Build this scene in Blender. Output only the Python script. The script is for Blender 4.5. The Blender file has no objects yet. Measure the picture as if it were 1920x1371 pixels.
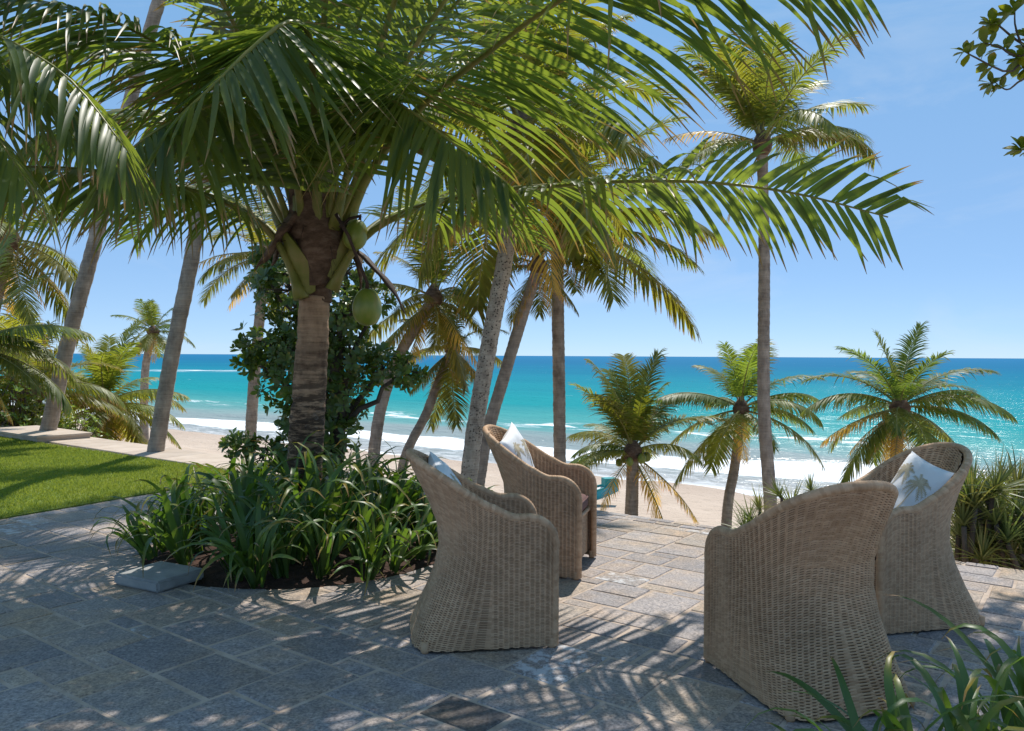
import bpy, bmesh, math, random
import numpy as np
from mathutils import Vector, Matrix, noise

scene = bpy.context.scene
COL = scene.collection
V = Vector
PI = math.pi
H = 1.4            # eye height above the terrace
F = 1480.0         # focal length in photo pixels (1920 wide)
SEA = -4.6         # sea level below the terrace

# ------------------------------------------------------------------ camera, sky, sun, exposure
cam_d = bpy.data.cameras.new('camera')
cam = bpy.data.objects.new('camera', cam_d)
COL.objects.link(cam)
cam_d.sensor_width = 36.0
cam_d.lens = 36.0 * F / 1920.0
cam_d.clip_start = 0.05
cam_d.clip_end = 60000
cam.matrix_world = (Matrix.Translation((0, 0, H)) @ Matrix.Rotation(math.radians(90 - 0.72), 4, 'X')
                    @ Matrix.Rotation(math.radians(0.3), 4, 'Z'))
scene.camera = cam

SUN_DIR = V((0.15, 0.50, 0.85)).normalized()
SUN_EL = math.asin(SUN_DIR.z)
SUN_AZ = math.atan2(SUN_DIR.x, SUN_DIR.y)      # clockwise from +Y
world = bpy.data.worlds.new('World')
scene.world = world
world.use_nodes = True
wn = world.node_tree
for n in list(wn.nodes):
    wn.nodes.remove(n)
w_out = wn.nodes.new('ShaderNodeOutputWorld')
w_bg = wn.nodes.new('ShaderNodeBackground')
w_sky = wn.nodes.new('ShaderNodeTexSky')
w_sky.sky_type = 'NISHITA'
w_sky.sun_disc = False
w_sky.sun_elevation = SUN_EL
w_sky.sun_rotation = SUN_AZ
w_sky.altitude = 2000
w_sky.air_density = 0.7
w_sky.dust_density = 0.0
w_sky.ozone_density = 8.0
SKY = 0.13
w_bg.inputs['Strength'].default_value = SKY
# the clear tropical blue of the day: paler towards the horizon, laid over the physical sky
w_tc = wn.nodes.new('ShaderNodeTexCoord')
w_sep = wn.nodes.new('ShaderNodeSeparateXYZ')
w_rmp = wn.nodes.new('ShaderNodeValToRGB')
w_mix = wn.nodes.new('ShaderNodeMix')
w_mix.data_type = 'RGBA'
w_mix.inputs[0].default_value = 0.78
wn.links.new(w_tc.outputs['Generated'], w_sep.inputs[0])
wn.links.new(w_sep.outputs[2], w_rmp.inputs[0])
STOPS = [(0.0, (0.185, 0.262, 0.355)), (0.10, (0.150, 0.245, 0.360)), (0.42, (0.122, 0.246, 0.392)), (1.0, (0.15, 0.275, 0.44))]
while len(w_rmp.color_ramp.elements) < len(STOPS):
    w_rmp.color_ramp.elements.new(0.5)
for e, (p, c) in zip(w_rmp.color_ramp.elements, STOPS):
    e.position = p
    e.color = (*c, 1)
w_gain = wn.nodes.new('ShaderNodeVectorMath')
w_gain.operation = 'SCALE'
w_gain.inputs['Scale'].default_value = 1.0 / SKY
wn.links.new(w_rmp.outputs[0], w_gain.inputs[0])
wn.links.new(w_sky.outputs[0], w_mix.inputs[6])
wn.links.new(w_gain.outputs[0], w_mix.inputs[7])
w_map = wn.nodes.new('ShaderNodeMapping')
w_map.inputs['Scale'].default_value = (1.0, 1.0, 3.2)
w_map.inputs['Rotation'].default_value = (0.25, 0.35, 0.3)
w_noi = wn.nodes.new('ShaderNodeTexNoise')
w_noi.inputs['Scale'].default_value = 3.4
w_noi.inputs['Detail'].default_value = 9
w_noi.inputs['Roughness'].default_value = 0.62
w_noi.inputs['Distortion'].default_value = 0.7
w_cr = wn.nodes.new('ShaderNodeMapRange')
for i, x in enumerate((0.54, 0.86, 0.0, 0.30)):
    w_cr.inputs[i + 1].default_value = x
w_cl = wn.nodes.new('ShaderNodeMix')
w_cl.data_type = 'RGBA'
wn.links.new(w_tc.outputs['Generated'], w_map.inputs[0])
wn.links.new(w_map.outputs[0], w_noi.inputs['Vector'])
wn.links.new(w_noi.outputs[0], w_cr.inputs[0])
wn.links.new(w_cr.outputs[0], w_cl.inputs[0])
wn.links.new(w_mix.outputs[2], w_cl.inputs[6])
w_cl.inputs[7].default_value = (0.42 / SKY, 0.45 / SKY, 0.48 / SKY, 1)
wn.links.new(w_cl.outputs[2], w_bg.inputs[0])
wn.links.new(w_bg.outputs[0], w_out.inputs[0])

sun_d = bpy.data.lights.new('sun', 'SUN')
sun_d.energy = 2.7
sun_d.angle = math.radians(0.53)
sun_d.color = (1.0, 0.95, 0.87)
sun = bpy.data.objects.new('sun', sun_d)
sun.rotation_euler = SUN_DIR.to_track_quat('Z', 'Y').to_euler()
sun.location = SUN_DIR * 40
COL.objects.link(sun)

vs = scene.view_settings
vs.view_transform = 'Standard'
vs.look = 'None'
vs.exposure = 0.95
vs.gamma = 1.0
vs.use_curve_mapping = False
scene.cycles.max_bounces = 10
scene.cycles.diffuse_bounces = 5
scene.cycles.transmission_bounces = 6

# ------------------------------------------------------------------ frames of reference
A = V((0.599, 0.801, 0))     # out to sea, across the terrace edge
B = V((-0.801, 0.599, 0))    # along the terrace edge, to the left
A_EDGE = 6.2


def ab(a, b, z=0.0):
    return A * a + B * b + V((0, 0, z))


def pt(px, py, d):
    """A point of the place, from where it shows in the photograph and its distance d along the view."""
    yy = py - (667 + (px - 960) * 0.0053)
    return V(((px - 960) / F * d, d, H - yy / F * d))


# ------------------------------------------------------------------ materials
def new_mat(name):
    m = bpy.data.materials.new(name)
    m.use_nodes = True
    nt = m.node_tree
    for n in list(nt.nodes):
        nt.nodes.remove(n)
    return m, nt


class NB:
    def __init__(self, nt):
        self.nt = nt

    def n(self, kind, **kw):
        nd = self.nt.nodes.new(kind)
        for k, v in kw.items():
            setattr(nd, k, v)
        return nd

    def link(self, a, b):
        self.nt.links.new(a, b)

    def put(self, sock, v):
        if isinstance(v, bpy.types.NodeSocket):
            self.nt.links.new(v, sock)
        elif isinstance(v, (tuple, list)) and len(v) == 3 and sock.type == 'RGBA':
            sock.default_value = (*v, 1)
        else:
            sock.default_value = v

    def attr(self, name, kind='GEOMETRY'):
        nd = self.n('ShaderNodeAttribute', attribute_name=name, attribute_type=kind)
        return nd

    def math(self, op, a, b=0.5, c=0.0, clamp=False):
        nd = self.n('ShaderNodeMath', operation=op, use_clamp=clamp)
        self.put(nd.inputs[0], a)
        self.put(nd.inputs[1], b)
        self.put(nd.inputs[2], c)
        return nd.outputs[0]

    def mix(self, f, a, b, blend='MIX'):
        nd = self.n('ShaderNodeMix', data_type='RGBA', blend_type=blend)
        self.put(nd.inputs[0], f)
        self.put(nd.inputs[6], a)
        self.put(nd.inputs[7], b)
        return nd.outputs[2]

    def rng(self, v, a, b, c=0.0, d=1.0, smooth=False):
        nd = self.n('ShaderNodeMapRange')
        if smooth:
            nd.interpolation_type = 'SMOOTHSTEP'
        self.put(nd.inputs[0], v)
        for i, x in enumerate((a, b, c, d)):
            self.put(nd.inputs[i + 1], x)
        return nd.outputs[0]

    def coords(self, out='Object', scale=(1, 1, 1), rot=(0, 0, 0), vec=None):
        if vec is None:
            vec = self.n('ShaderNodeTexCoord').outputs[out]
        mp = self.n('ShaderNodeMapping')
        self.put(mp.inputs['Vector'], vec)
        mp.inputs['Scale'].default_value = scale
        mp.inputs['Rotation'].default_value = rot
        return mp.outputs[0]

    def noise(self, vec, scale, detail=4, rough=0.55, out=0, dist=0.0):
        nd = self.n('ShaderNodeTexNoise')
        if vec is not None:
            self.put(nd.inputs['Vector'], vec)
        nd.inputs['Scale'].default_value = scale
        nd.inputs['Detail'].default_value = detail
        nd.inputs['Roughness'].default_value = rough
        nd.inputs['Distortion'].default_value = dist
        return nd.outputs[out]

    def ramp(self, f, stops):
        nd = self.n('ShaderNodeValToRGB')
        self.put(nd.inputs[0], f)
        cr = nd.color_ramp
        while len(cr.elements) < len(stops):
            cr.elements.new(0.5)
        for e, (p, c) in zip(cr.elements, stops):
            e.position = p
            e.color = (*c, 1) if len(c) == 3 else c
        return nd.outputs[0]

    def bump(self, h, strength=0.4, dist=0.01):
        nd = self.n('ShaderNodeBump')
        nd.inputs['Strength'].default_value = strength
        nd.inputs['Distance'].default_value = dist
        self.put(nd.inputs['Height'], h)
        return nd.outputs[0]

    def bsdf(self, color, rough=0.6, normal=None, spec=0.5, **kw):
        nd = self.n('ShaderNodeBsdfPrincipled')
        self.put(nd.inputs['Base Color'], color)
        self.put(nd.inputs['Roughness'], rough)
        self.put(nd.inputs['Specular IOR Level'], spec)
        if normal is not None:
            self.put(nd.inputs['Normal'], normal)
        for k, v in kw.items():
            self.put(nd.inputs[k], v)
        return nd.outputs[0]

    def out(self, s):
        o = self.n('ShaderNodeOutputMaterial')
        self.link(s, o.inputs[0])


def mat_leaf(name, c1, c2, trans=0.35, tcol=(0.32, 0.42, 0.03), rough=0.4, tip=(0.3, 0.2, 0.09), tip_at=0.9, spec=0.45):
    m, nt = new_mat(name)
    b = NB(nt)
    tint = b.attr('tint').outputs['Fac']
    al = b.attr('along').outputs['Fac']
    oc = b.n('ShaderNodeObjectInfo').outputs['Color']
    base = b.mix(tint, c1, c2)
    geo = b.n('ShaderNodeNewGeometry')
    nz = b.noise(geo.outputs['Position'], 9.0, 3)
    base = b.mix(b.math('MULTIPLY', nz, 0.5), base, b.mix(1.0, base, (1.5, 1.35, 0.8), 'MULTIPLY'))
    # some leaflets are yellowed from the tip, more on the old ones
    yl = b.rng(b.math('ADD', al, b.math('MULTIPLY', tint, 0.5)), 1.12, 1.42)
    base = b.mix(yl, base, (0.34, 0.24, 0.03))
    tf = b.rng(b.math('ADD', al, b.math('MULTIPLY', nz, 0.12)), tip_at + 0.04, tip_at + 0.1)
    base = b.mix(tf, base, tip)
    base = b.mix(1.0, base, oc, 'MULTIPLY')
    sh = b.bsdf(base, rough, spec=spec)
    tr = b.n('ShaderNodeBsdfTranslucent')
    tc = b.mix(1.0, b.mix(b.math('MAXIMUM', tf, yl), tcol, (0.35, 0.22, 0.05)), oc, 'MULTIPLY')
    b.put(tr.inputs[0], tc)
    mx = b.n('ShaderNodeMixShader')
    mx.inputs[0].default_value = trans
    b.link(sh, mx.inputs[1])
    b.link(tr.outputs[0], mx.inputs[2])
    b.out(mx.outputs[0])
    return m


def mat_noise(name, cols, scale=6, stretch=(1, 1, 1), rough=0.75, bump=0.4, bdist=0.01, fine=60, detail=5, use_color=False, spec=0.3):
    """Plain weathered surface: a ramp over a stretched noise, fine relief."""
    m, nt = new_mat(name)
    b = NB(nt)
    co = b.coords('Object', stretch)
    f = b.noise(co, scale, detail, 0.62)
    k = len(cols)
    c = b.ramp(f, [(0.28 + 0.44 * i / max(1, k - 1), cc) for i, cc in enumerate(cols)])
    if use_color:
        c = b.mix(1.0, c, b.n('ShaderNodeObjectInfo').outputs['Color'], 'MULTIPLY')
    h = b.math('ADD', f, b.math('MULTIPLY', b.noise(co, fine, 3), 0.5))
    b.out(b.bsdf(c, rough, b.bump(h, bump, bdist), spec))
    return m


M = {}
M['frond'] = mat_leaf('palm_leaf', (0.036, 0.074, 0.028), (0.078, 0.120, 0.038), 0.42, (0.32, 0.41, 0.04), 0.42, tip_at=0.84, spec=0.42)
M['frond_far'] = mat_leaf('far_palm_leaf', (0.048, 0.088, 0.024), (0.110, 0.135, 0.034), 0.36, (0.40, 0.44, 0.05), 0.48, tip_at=0.84, spec=0.35)
M['lily'] = mat_leaf('lily_leaf', (0.038, 0.085, 0.032), (0.075, 0.135, 0.045), 0.3, (0.2, 0.36, 0.03), 0.40, tip_at=0.90, spec=0.42)
M['broad'] = mat_leaf('broad_leaf', (0.042, 0.078, 0.026), (0.095, 0.145, 0.038), 0.25, (0.26, 0.40, 0.03), 0.35, tip_at=1.2)
M['almond'] = mat_leaf('almond_leaf', (0.04, 0.07, 0.015), (0.10, 0.12, 0.02), 0.4, (0.38, 0.42, 0.02), 0.35, tip_at=1.2)
M['pandan'] = mat_leaf('screw_pine_leaf', (0.08, 0.125, 0.045), (0.18, 0.20, 0.075), 0.25, (0.3, 0.36, 0.06), 0.42, tip=(0.3, 0.24, 0.13), tip_at=0.9)
M['grass'] = mat_leaf('grass_blade', (0.12, 0.19, 0.03), (0.22, 0.26, 0.05), 0.38, (0.45, 0.52, 0.06), 0.55, tip_at=1.3, spec=0.2)
M['petiole'] = mat_noise('green_stalk', [(0.10, 0.12, 0.02), (0.19, 0.19, 0.04), (0.26, 0.20, 0.07)], 5, (1, 1, 1), 0.45, 0.15, 0.004, 40)
M['rachis_far'] = mat_noise('pale_stalk', [(0.16, 0.17, 0.05), (0.30, 0.27, 0.10)], 5, (1, 1, 1), 0.6, 0.1)
M['fibre'] = mat_noise('brown_fibre', [(0.05, 0.03, 0.02), (0.13, 0.08, 0.052), (0.22, 0.15, 0.105)], 6, (1.6, 1.6, 3.5), 0.9, 0.8, 0.015, 34)
M['spathe'] = mat_noise('dry_spathe', [(0.03, 0.018, 0.014), (0.09, 0.055, 0.04)], 5, (1, 1, 1), 0.7, 0.5, 0.01)
M['coconut'] = mat_noise('green_husk', [(0.11, 0.16, 0.02), (0.18, 0.23, 0.03), (0.28, 0.25, 0.06)], 9, (1, 1, 0.5), 0.38, 0.08, 0.004, 25, spec=0.5)
M['soil'] = mat_noise('dark_soil', [(0.02, 0.012, 0.009), (0.05, 0.028, 0.02), (0.10, 0.05, 0.035)], 9, (1, 1, 1), 0.95, 1.0, 0.03, 40)
M['bark'] = mat_noise('grey_bark', [(0.05, 0.04, 0.03), (0.14, 0.115, 0.09)], 6, (1, 1, 0.3), 0.9, 0.7, 0.01)


def mat_trunk(name, light, dark, spots, stain, ring=14):
    m, nt = new_mat(name)
    b = NB(nt)
    co = b.coords('Object')
    # the scar rings of a palm: bands across the stem, broken by noise
    al = b.attr('along').outputs['Fac']
    band = b.math('SINE', b.math('MULTIPLY', b.math('ADD', al, b.math('MULTIPLY', b.noise(co, 4.0, 2), 0.03)), ring * 2 * PI))
    patch = b.noise(b.coords('Object', (1, 1, 0.45)), 7.0, 6, 0.65)
    crack = b.noise(b.coords('Object', (1, 1, 14)), 4.0, 4, 0.7)
    f = b.math('ADD', b.math('ADD', b.math('MULTIPLY', band, 0.035), b.math('MULTIPLY', b.math('SUBTRACT', crack, 0.5), 0.55)), patch)
    c = b.ramp(f, [(0.30, dark), (0.50, light), (0.72, tuple(min(1, x * 1.45) for x in light))])
    if spots > 0:
        vz = b.n('ShaderNodeTexVoronoi')
        b.put(vz.inputs['Vector'], co)
        vz.inputs['Scale'].default_value = 26
        sp = b.math('MULTIPLY', b.rng(vz.outputs['Distance'], 0.25, 0.38, 1, 0), b.rng(b.noise(co, 5.0, 3), 0.42, 0.5))
        c = b.mix(b.math('MULTIPLY', sp, spots), c, (0.035, 0.026, 0.02))
    if stain > 0:
        st = b.math('MULTIPLY', b.rng(b.noise(b.coords('Object', (1.0, 1.0, 5.5)), 5.0, 7, 0.72), 0.42, 0.53), b.rng(al, 0.60, 0.9, 1, 0.0))
        c = b.mix(b.math('MULTIPLY', st, stain), c, (0.018, 0.014, 0.013))
        lic = b.math('MULTIPLY', b.rng(b.noise(b.coords('Object', (1, 1, 2)), 9, 5, 0.7), 0.58, 0.63), b.rng(al, 0.1, 0.7, 0.9, 0.0))
        c = b.mix(lic, c, (0.36, 0.32, 0.27))
    h = b.math('ADD', b.math('ADD', patch, b.math('MULTIPLY', crack, 1.3)), b.math('MULTIPLY', b.noise(b.coords('Object', (1, 1, 3)), 45, 3), 0.6))
    b.out(b.bsdf(c, 0.9, b.bump(h, 0.7, 0.012), 0.2))
    return m


M['trunk'] = mat_trunk('palm_trunk', (0.31, 0.255, 0.205), (0.19, 0.15, 0.12), 0.0, 0.0, 30)
M['trunk_spot'] = mat_trunk('spotted_palm_trunk', (0.40, 0.34, 0.27), (0.22, 0.175, 0.135), 0.85, 0.0, 30)
M['trunk_main'] = mat_trunk('stained_palm_trunk', (0.34, 0.225, 0.14), (0.15, 0.09, 0.055), 0.0, 0.85, 26)


def mat_stone():
    m, nt = new_mat('paving_stone')
    b = NB(nt)
    geo = b.n('ShaderNodeNewGeometry').outputs['Position']
    oi = b.n('ShaderNodeObjectInfo')
    c = oi.outputs['Color']
    off = b.n('ShaderNodeVectorMath', operation='ADD')
    b.put(off.inputs[0], geo)
    cmb = b.n('ShaderNodeCombineXYZ')
    b.put(cmb.inputs[2], b.math('MULTIPLY', oi.outputs['Random'], 40.0))
    b.put(off.inputs[1], cmb.outputs[0])
    p = off.outputs[0]
    big = b.noise(p, 3.2, 5, 0.6)
    c = b.mix(b.rng(big, 0.44, 0.68), c, b.mix(1.0, c, (1.22, 1.06, 0.86), 'MULTIPLY'))
    sp = b.noise(p, 75, 4, 0.7)
    c = b.mix(1.0, c, b.ramp(sp, [(0.32, (0.45, 0.45, 0.48)), (0.5, (1, 1, 1)), (0.70, (1.6, 1.55, 1.5))]), 'MULTIPLY')
    mid = b.noise(p, 14, 5, 0.7)
    c = b.mix(1.0, c, b.ramp(mid, [(0.3, (0.72, 0.72, 0.74)), (0.7, (1.25, 1.22, 1.18))]), 'MULTIPLY')
    # chalky lime bloom on the odd stone
    bl = b.math('MULTIPLY', b.rng(b.noise(p, 11, 6, 0.75), 0.5, 0.58), b.rng(oi.outputs['Random'], 0.955, 0.96))
    c = b.mix(b.math('MULTIPLY', bl, 0.8), c, (0.55, 0.55, 0.56))
    h = b.math('ADD', b.math('MULTIPLY', mid, 1.0), b.math('MULTIPLY', sp, 0.5))
    b.out(b.bsdf(c, b.rng(mid, 0.3, 0.7, 0.55, 0.8), b.bump(h, 0.55, 0.006), 0.35))
    return m


M['stone'] = mat_stone()
M['mortar'] = mat_noise('mortar', [(0.32, 0.245, 0.19), (0.44, 0.35, 0.28), (0.54, 0.44, 0.365)], 8, (1, 1, 1), 0.95, 0.6, 0.005, 80)
M['coping'] = mat_noise('pale_coping', [(0.40, 0.32, 0.25), (0.50, 0.41, 0.33), (0.56, 0.47, 0.39)], 3, (1, 1, 1), 0.85, 0.3, 0.005, 60, use_color=True)
M['block'] = mat_noise('cast_block', [(0.22, 0.22, 0.215), (0.30, 0.30, 0.29), (0.37, 0.36, 0.34)], 6, (1, 1, 1), 0.85, 0.4, 0.006, 70)
M['lawn_soil'] = mat_noise('turf_ground', [(0.08, 0.13, 0.02), (0.13, 0.18, 0.03), (0.19, 0.20, 0.05)], 2, (1, 1, 1), 0.95, 0.8, 0.02, 60)


def mat_sand():
    m, nt = new_mat('beach_sand')
    b = NB(nt)
    pos = b.n('ShaderNodeNewGeometry').outputs['Position']
    n1 = b.noise(pos, 0.35, 6, 0.6)
    c = b.ramp(n1, [(0.3, (0.50, 0.39, 0.30)), (0.55, (0.565, 0.445, 0.345)), (0.75, (0.60, 0.48, 0.38))])
    s = b.attr('shore').outputs['Fac']
    sp = b.math('ADD', s, b.math('MULTIPLY', b.math('SUBTRACT', b.noise(pos, 0.12, 3), 0.5), 6))
    c = b.mix(b.math('MULTIPLY', b.rng(sp, -5.5, -1.0), 0.45), c, (0.42, 0.32, 0.25))
    tracks = b.noise(pos, 2.2, 5, 0.65)
    h = b.math('ADD', b.math('MULTIPLY', tracks, 1.0), b.math('MULTIPLY', b.noise(pos, 14, 3), 0.2))
    c = b.mix(b.rng(tracks, 0.34, 0.44, 0.5, 0), c, (0.36, 0.28, 0.215))
    b.out(b.bsdf(c, 0.9, b.bump(h, 1.0, 0.22), 0.2))
    return m


M['sand'] = mat_sand()


def mat_sea():
    m, nt = new_mat('sea_water')
    b = NB(nt)
    pos = b.n('ShaderNodeNewGeometry').outputs['Position']
    s = b.attr('shore').outputs['Fac']
    # coordinates along the coast: x = along the shore, y = out to sea
    co = b.coords(vec=pos, rot=(0, 0, math.radians(-143.2 + 180)))
    st = b.coords(vec=co, scale=(0.25, 1, 1))
    wob = b.math('SUBTRACT', b.noise(st, 0.10, 4, 0.6), 0.5)
    sp = b.math('ADD', s, b.math('MULTIPLY', wob, 9.0))
    lg = b.math('LOGARITHM', b.math('ADD', b.math('MAXIMUM', b.math('ADD', s, b.math('MULTIPLY', wob, 14.0)), 0.0), 10.0), 10.0)
    f = b.rng(lg, 1.0, 3.4)
    c = b.ramp(f, [(0.0, (0.36, 0.34, 0.32)), (0.13, (0.27, 0.31, 0.30)), (0.23, (0.08, 0.31, 0.29)), (0.32, (0.008, 0.26, 0.27)),
                   (0.44, (0.005, 0.230, 0.275)), (0.56, (0.004, 0.175, 0.262)), (0.72, (0.004, 0.140, 0.262)), (1.0, (0.010, 0.150, 0.295))])
    patch = b.noise(b.coords(vec=co, scale=(0.3, 1, 1)), 0.035, 4, 0.6)
    c = b.mix(b.rng(patch, 0.4, 0.7, 0.0, 0.35), c, b.mix(1.0, c, (0.6, 0.72, 0.85), 'MULTIPLY'))
    # chop
    chop = b.noise(b.coords(vec=co, scale=(0.45, 1, 1)), 1.1, 5, 0.6)
    swell = b.noise(b.coords(vec=co, scale=(0.2, 1, 1)), 0.16, 4, 0.6)
    hh = b.math('MULTIPLY', b.math('ADD', b.math('MULTIPLY', chop, 0.35), swell), b.rng(s, 60, 500, 1, 0.1))
    c = b.mix(b.rng(chop, 0.35, 0.7, 0.25, 0.0), c, b.mix(1.0, c, (0.55, 0.7, 0.8), 'MULTIPLY'))
    # foam
    lace = b.noise(b.coords(vec=co, scale=(0.6, 1, 1)), 1.4, 7, 0.72, dist=0.6)
    lace2 = b.noise(b.coords(vec=co, scale=(0.35, 1, 1)), 0.55, 6, 0.7, dist=0.4)
    b1 = b.math('MULTIPLY', b.rng(sp, 4.5, 6.5, smooth=True), b.rng(sp, 9.0, 10.5, 1, 0, smooth=True))
    b1 = b.rng(b.math('ADD', b1, b.math('MULTIPLY', b.math('SUBTRACT', lace, 0.5), 1.5)), 0.35, 0.65)
    sw = b.math('MULTIPLY', b.rng(sp, -1.5, 0.5), b.rng(sp, 5.0, 8.0, 1, 0))
    b2 = b.math('MULTIPLY', sw, b.rng(b.math('MULTIPLY', lace, 1.0), 0.47, 0.62))
    edge = b.math('MULTIPLY', b.rng(sp, -0.9, -0.2), b.rng(sp, 0.4, 1.2, 1, 0))
    b3 = b.math('MULTIPLY', b.math('MULTIPLY', b.rng(sp, 21, 22.5), b.rng(sp, 23.5, 25.5, 1, 0)), b.rng(lace2, 0.52, 0.6))
    caps = b.math('MULTIPLY', b.rng(b.noise(b.coords(vec=co, scale=(0.22, 1, 1)), 0.5, 6, 0.7), 0.69, 0.74), b.rng(s, 25, 60))
    # the reef far out on the left
    sub = b.n('ShaderNodeVectorMath', operation='SUBTRACT')
    b.put(sub.inputs[0], pos)
    sub.inputs[1].default_value = (-112, 285, SEA)
    mul = b.n('ShaderNodeVectorMath', operation='MULTIPLY')
    b.link(sub.outputs[0], mul.inputs[0])
    mul.inputs[1].default_value = (1 / 42.0, 1 / 24.0, 0)
    ln = b.n('ShaderNodeVectorMath', operation='LENGTH')
    b.link(mul.outputs[0], ln.inputs[0])
    reef = b.math('MULTIPLY', b.rng(ln.outputs['Value'], 0.3, 1.0, 1, 0), b.rng(b.noise(b.coords(vec=pos, scale=(0.3, 1, 1)), 0.16, 6, 0.7), 0.47, 0.56))
    foam = b.math('MAXIMUM', b.math('MAXIMUM', b1, b.math('MULTIPLY', b2, 0.42)), b.math('MAXIMUM', b.math('MAXIMUM', b.math('MULTIPLY', edge, 0.8), b3), b.math('MAXIMUM', b.math('MULTIPLY', caps, 0.7), reef)))
    c = b.mix(foam, c, (0.82, 0.84, 0.85))
    nrm = b.bump(hh, 0.8, 1.2)
    df = b.n('ShaderNodeBsdfDiffuse')
    b.put(df.inputs[0], c)
    b.put(df.inputs['Normal'], nrm)
    gl = b.n('ShaderNodeBsdfGlossy')
    gl.inputs['Roughness'].default_value = 0.22
    b.put(gl.inputs['Normal'], nrm)
    mx = b.n('ShaderNodeMixShader')
    b.put(mx.inputs[0], b.rng(foam, 0, 1, 0.07, 0.0))
    b.link(df.outputs[0], mx.inputs[1])
    b.link(gl.outputs[0], mx.inputs[2])
    b.out(mx.outputs[0])
    return m


M['sea'] = mat_sea()


def mat_wicker():
    m, nt = new_mat('wicker')
    b = NB(nt)
    uv = b.n('ShaderNodeUVMap', uv_map='weave').outputs[0]
    sep = b.n('ShaderNodeSeparateXYZ')
    b.put(sep.inputs[0], uv)
    row = b.math('FLOOR', sep.outputs[1], 0)
    cell = b.math('FLOOR', sep.outputs[0], 0)
    cmb = b.n('ShaderNodeCombineXYZ')
    b.put(cmb.inputs[0], cell)
    b.put(cmb.inputs[1], row)
    wn_ = b.n('ShaderNodeTexWhiteNoise')
    wn_.noise_dimensions = '3D'
    b.link(cmb.outputs[0], wn_.inputs['Vector'])
    fine = b.noise(b.coords(vec=uv, scale=(1.2, 6, 1)), 3, 3)
    v = b.math('ADD', b.math('MULTIPLY', wn_.outputs['Value'], 0.3), b.math('MULTIPLY', fine, 0.7))
    c = b.ramp(v, [(0.2, (0.35, 0.202, 0.108)), (0.5, (0.50, 0.308, 0.178)), (0.8, (0.63, 0.42, 0.262))])
    wth = b.noise(b.coords('Object'), 3.2, 5, 0.65)
    c = b.mix(1.0, c, b.ramp(wth, [(0.3, (0.72, 0.70, 0.68)), (0.5, (1, 1, 1)), (0.72, (1.14, 1.12, 1.12))]), 'MULTIPLY')
    b.out(b.bsdf(c, 0.62, None, 0.3))
    return m


M['wicker'] = mat_wicker()
M['wicker_dark'] = mat_noise('slit_shade_and_deck', [(0.05, 0.03, 0.02), (0.09, 0.055, 0.036)], 20, (1, 1, 1), 0.8)  # dark tone painted into the weave slits as shade; also the seat deck
M['cushion'] = mat_noise('brown_canvas', [(0.13, 0.068, 0.06), (0.17, 0.092, 0.082)], 5, (1, 1, 1), 0.9, 0.3, 0.003, 160)
M['linen'] = mat_noise('white_linen', [(0.70, 0.70, 0.72), (0.78, 0.78, 0.79)], 4, (1, 1, 1), 0.9, 0.3, 0.006, 90)
M['print'] = mat_noise('tan_print', [(0.40, 0.33, 0.22), (0.60, 0.51, 0.37)], 30, (1, 1, 1), 0.9, 0.1)
M['boat_blue'] = mat_noise('boat_blue_paint', [(0.02, 0.30, 0.42), (0.03, 0.38, 0.50)], 3, (1, 1, 1), 0.45, 0.1)
M['boat_teal'] = mat_noise('boat_teal_paint', [(0.01, 0.20, 0.20), (0.02, 0.28, 0.27)], 3, (1, 1, 1), 0.5, 0.1)
M['boat_white'] = mat_noise('boat_white_paint', [(0.6, 0.6, 0.58), (0.72, 0.72, 0.70)], 3, (1, 1, 1), 0.5, 0.1)
M['boat_wood'] = mat_noise('boat_wood', [(0.12, 0.08, 0.05), (0.2, 0.14, 0.09)], 5, (1, 6, 1), 0.8, 0.3)


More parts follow.
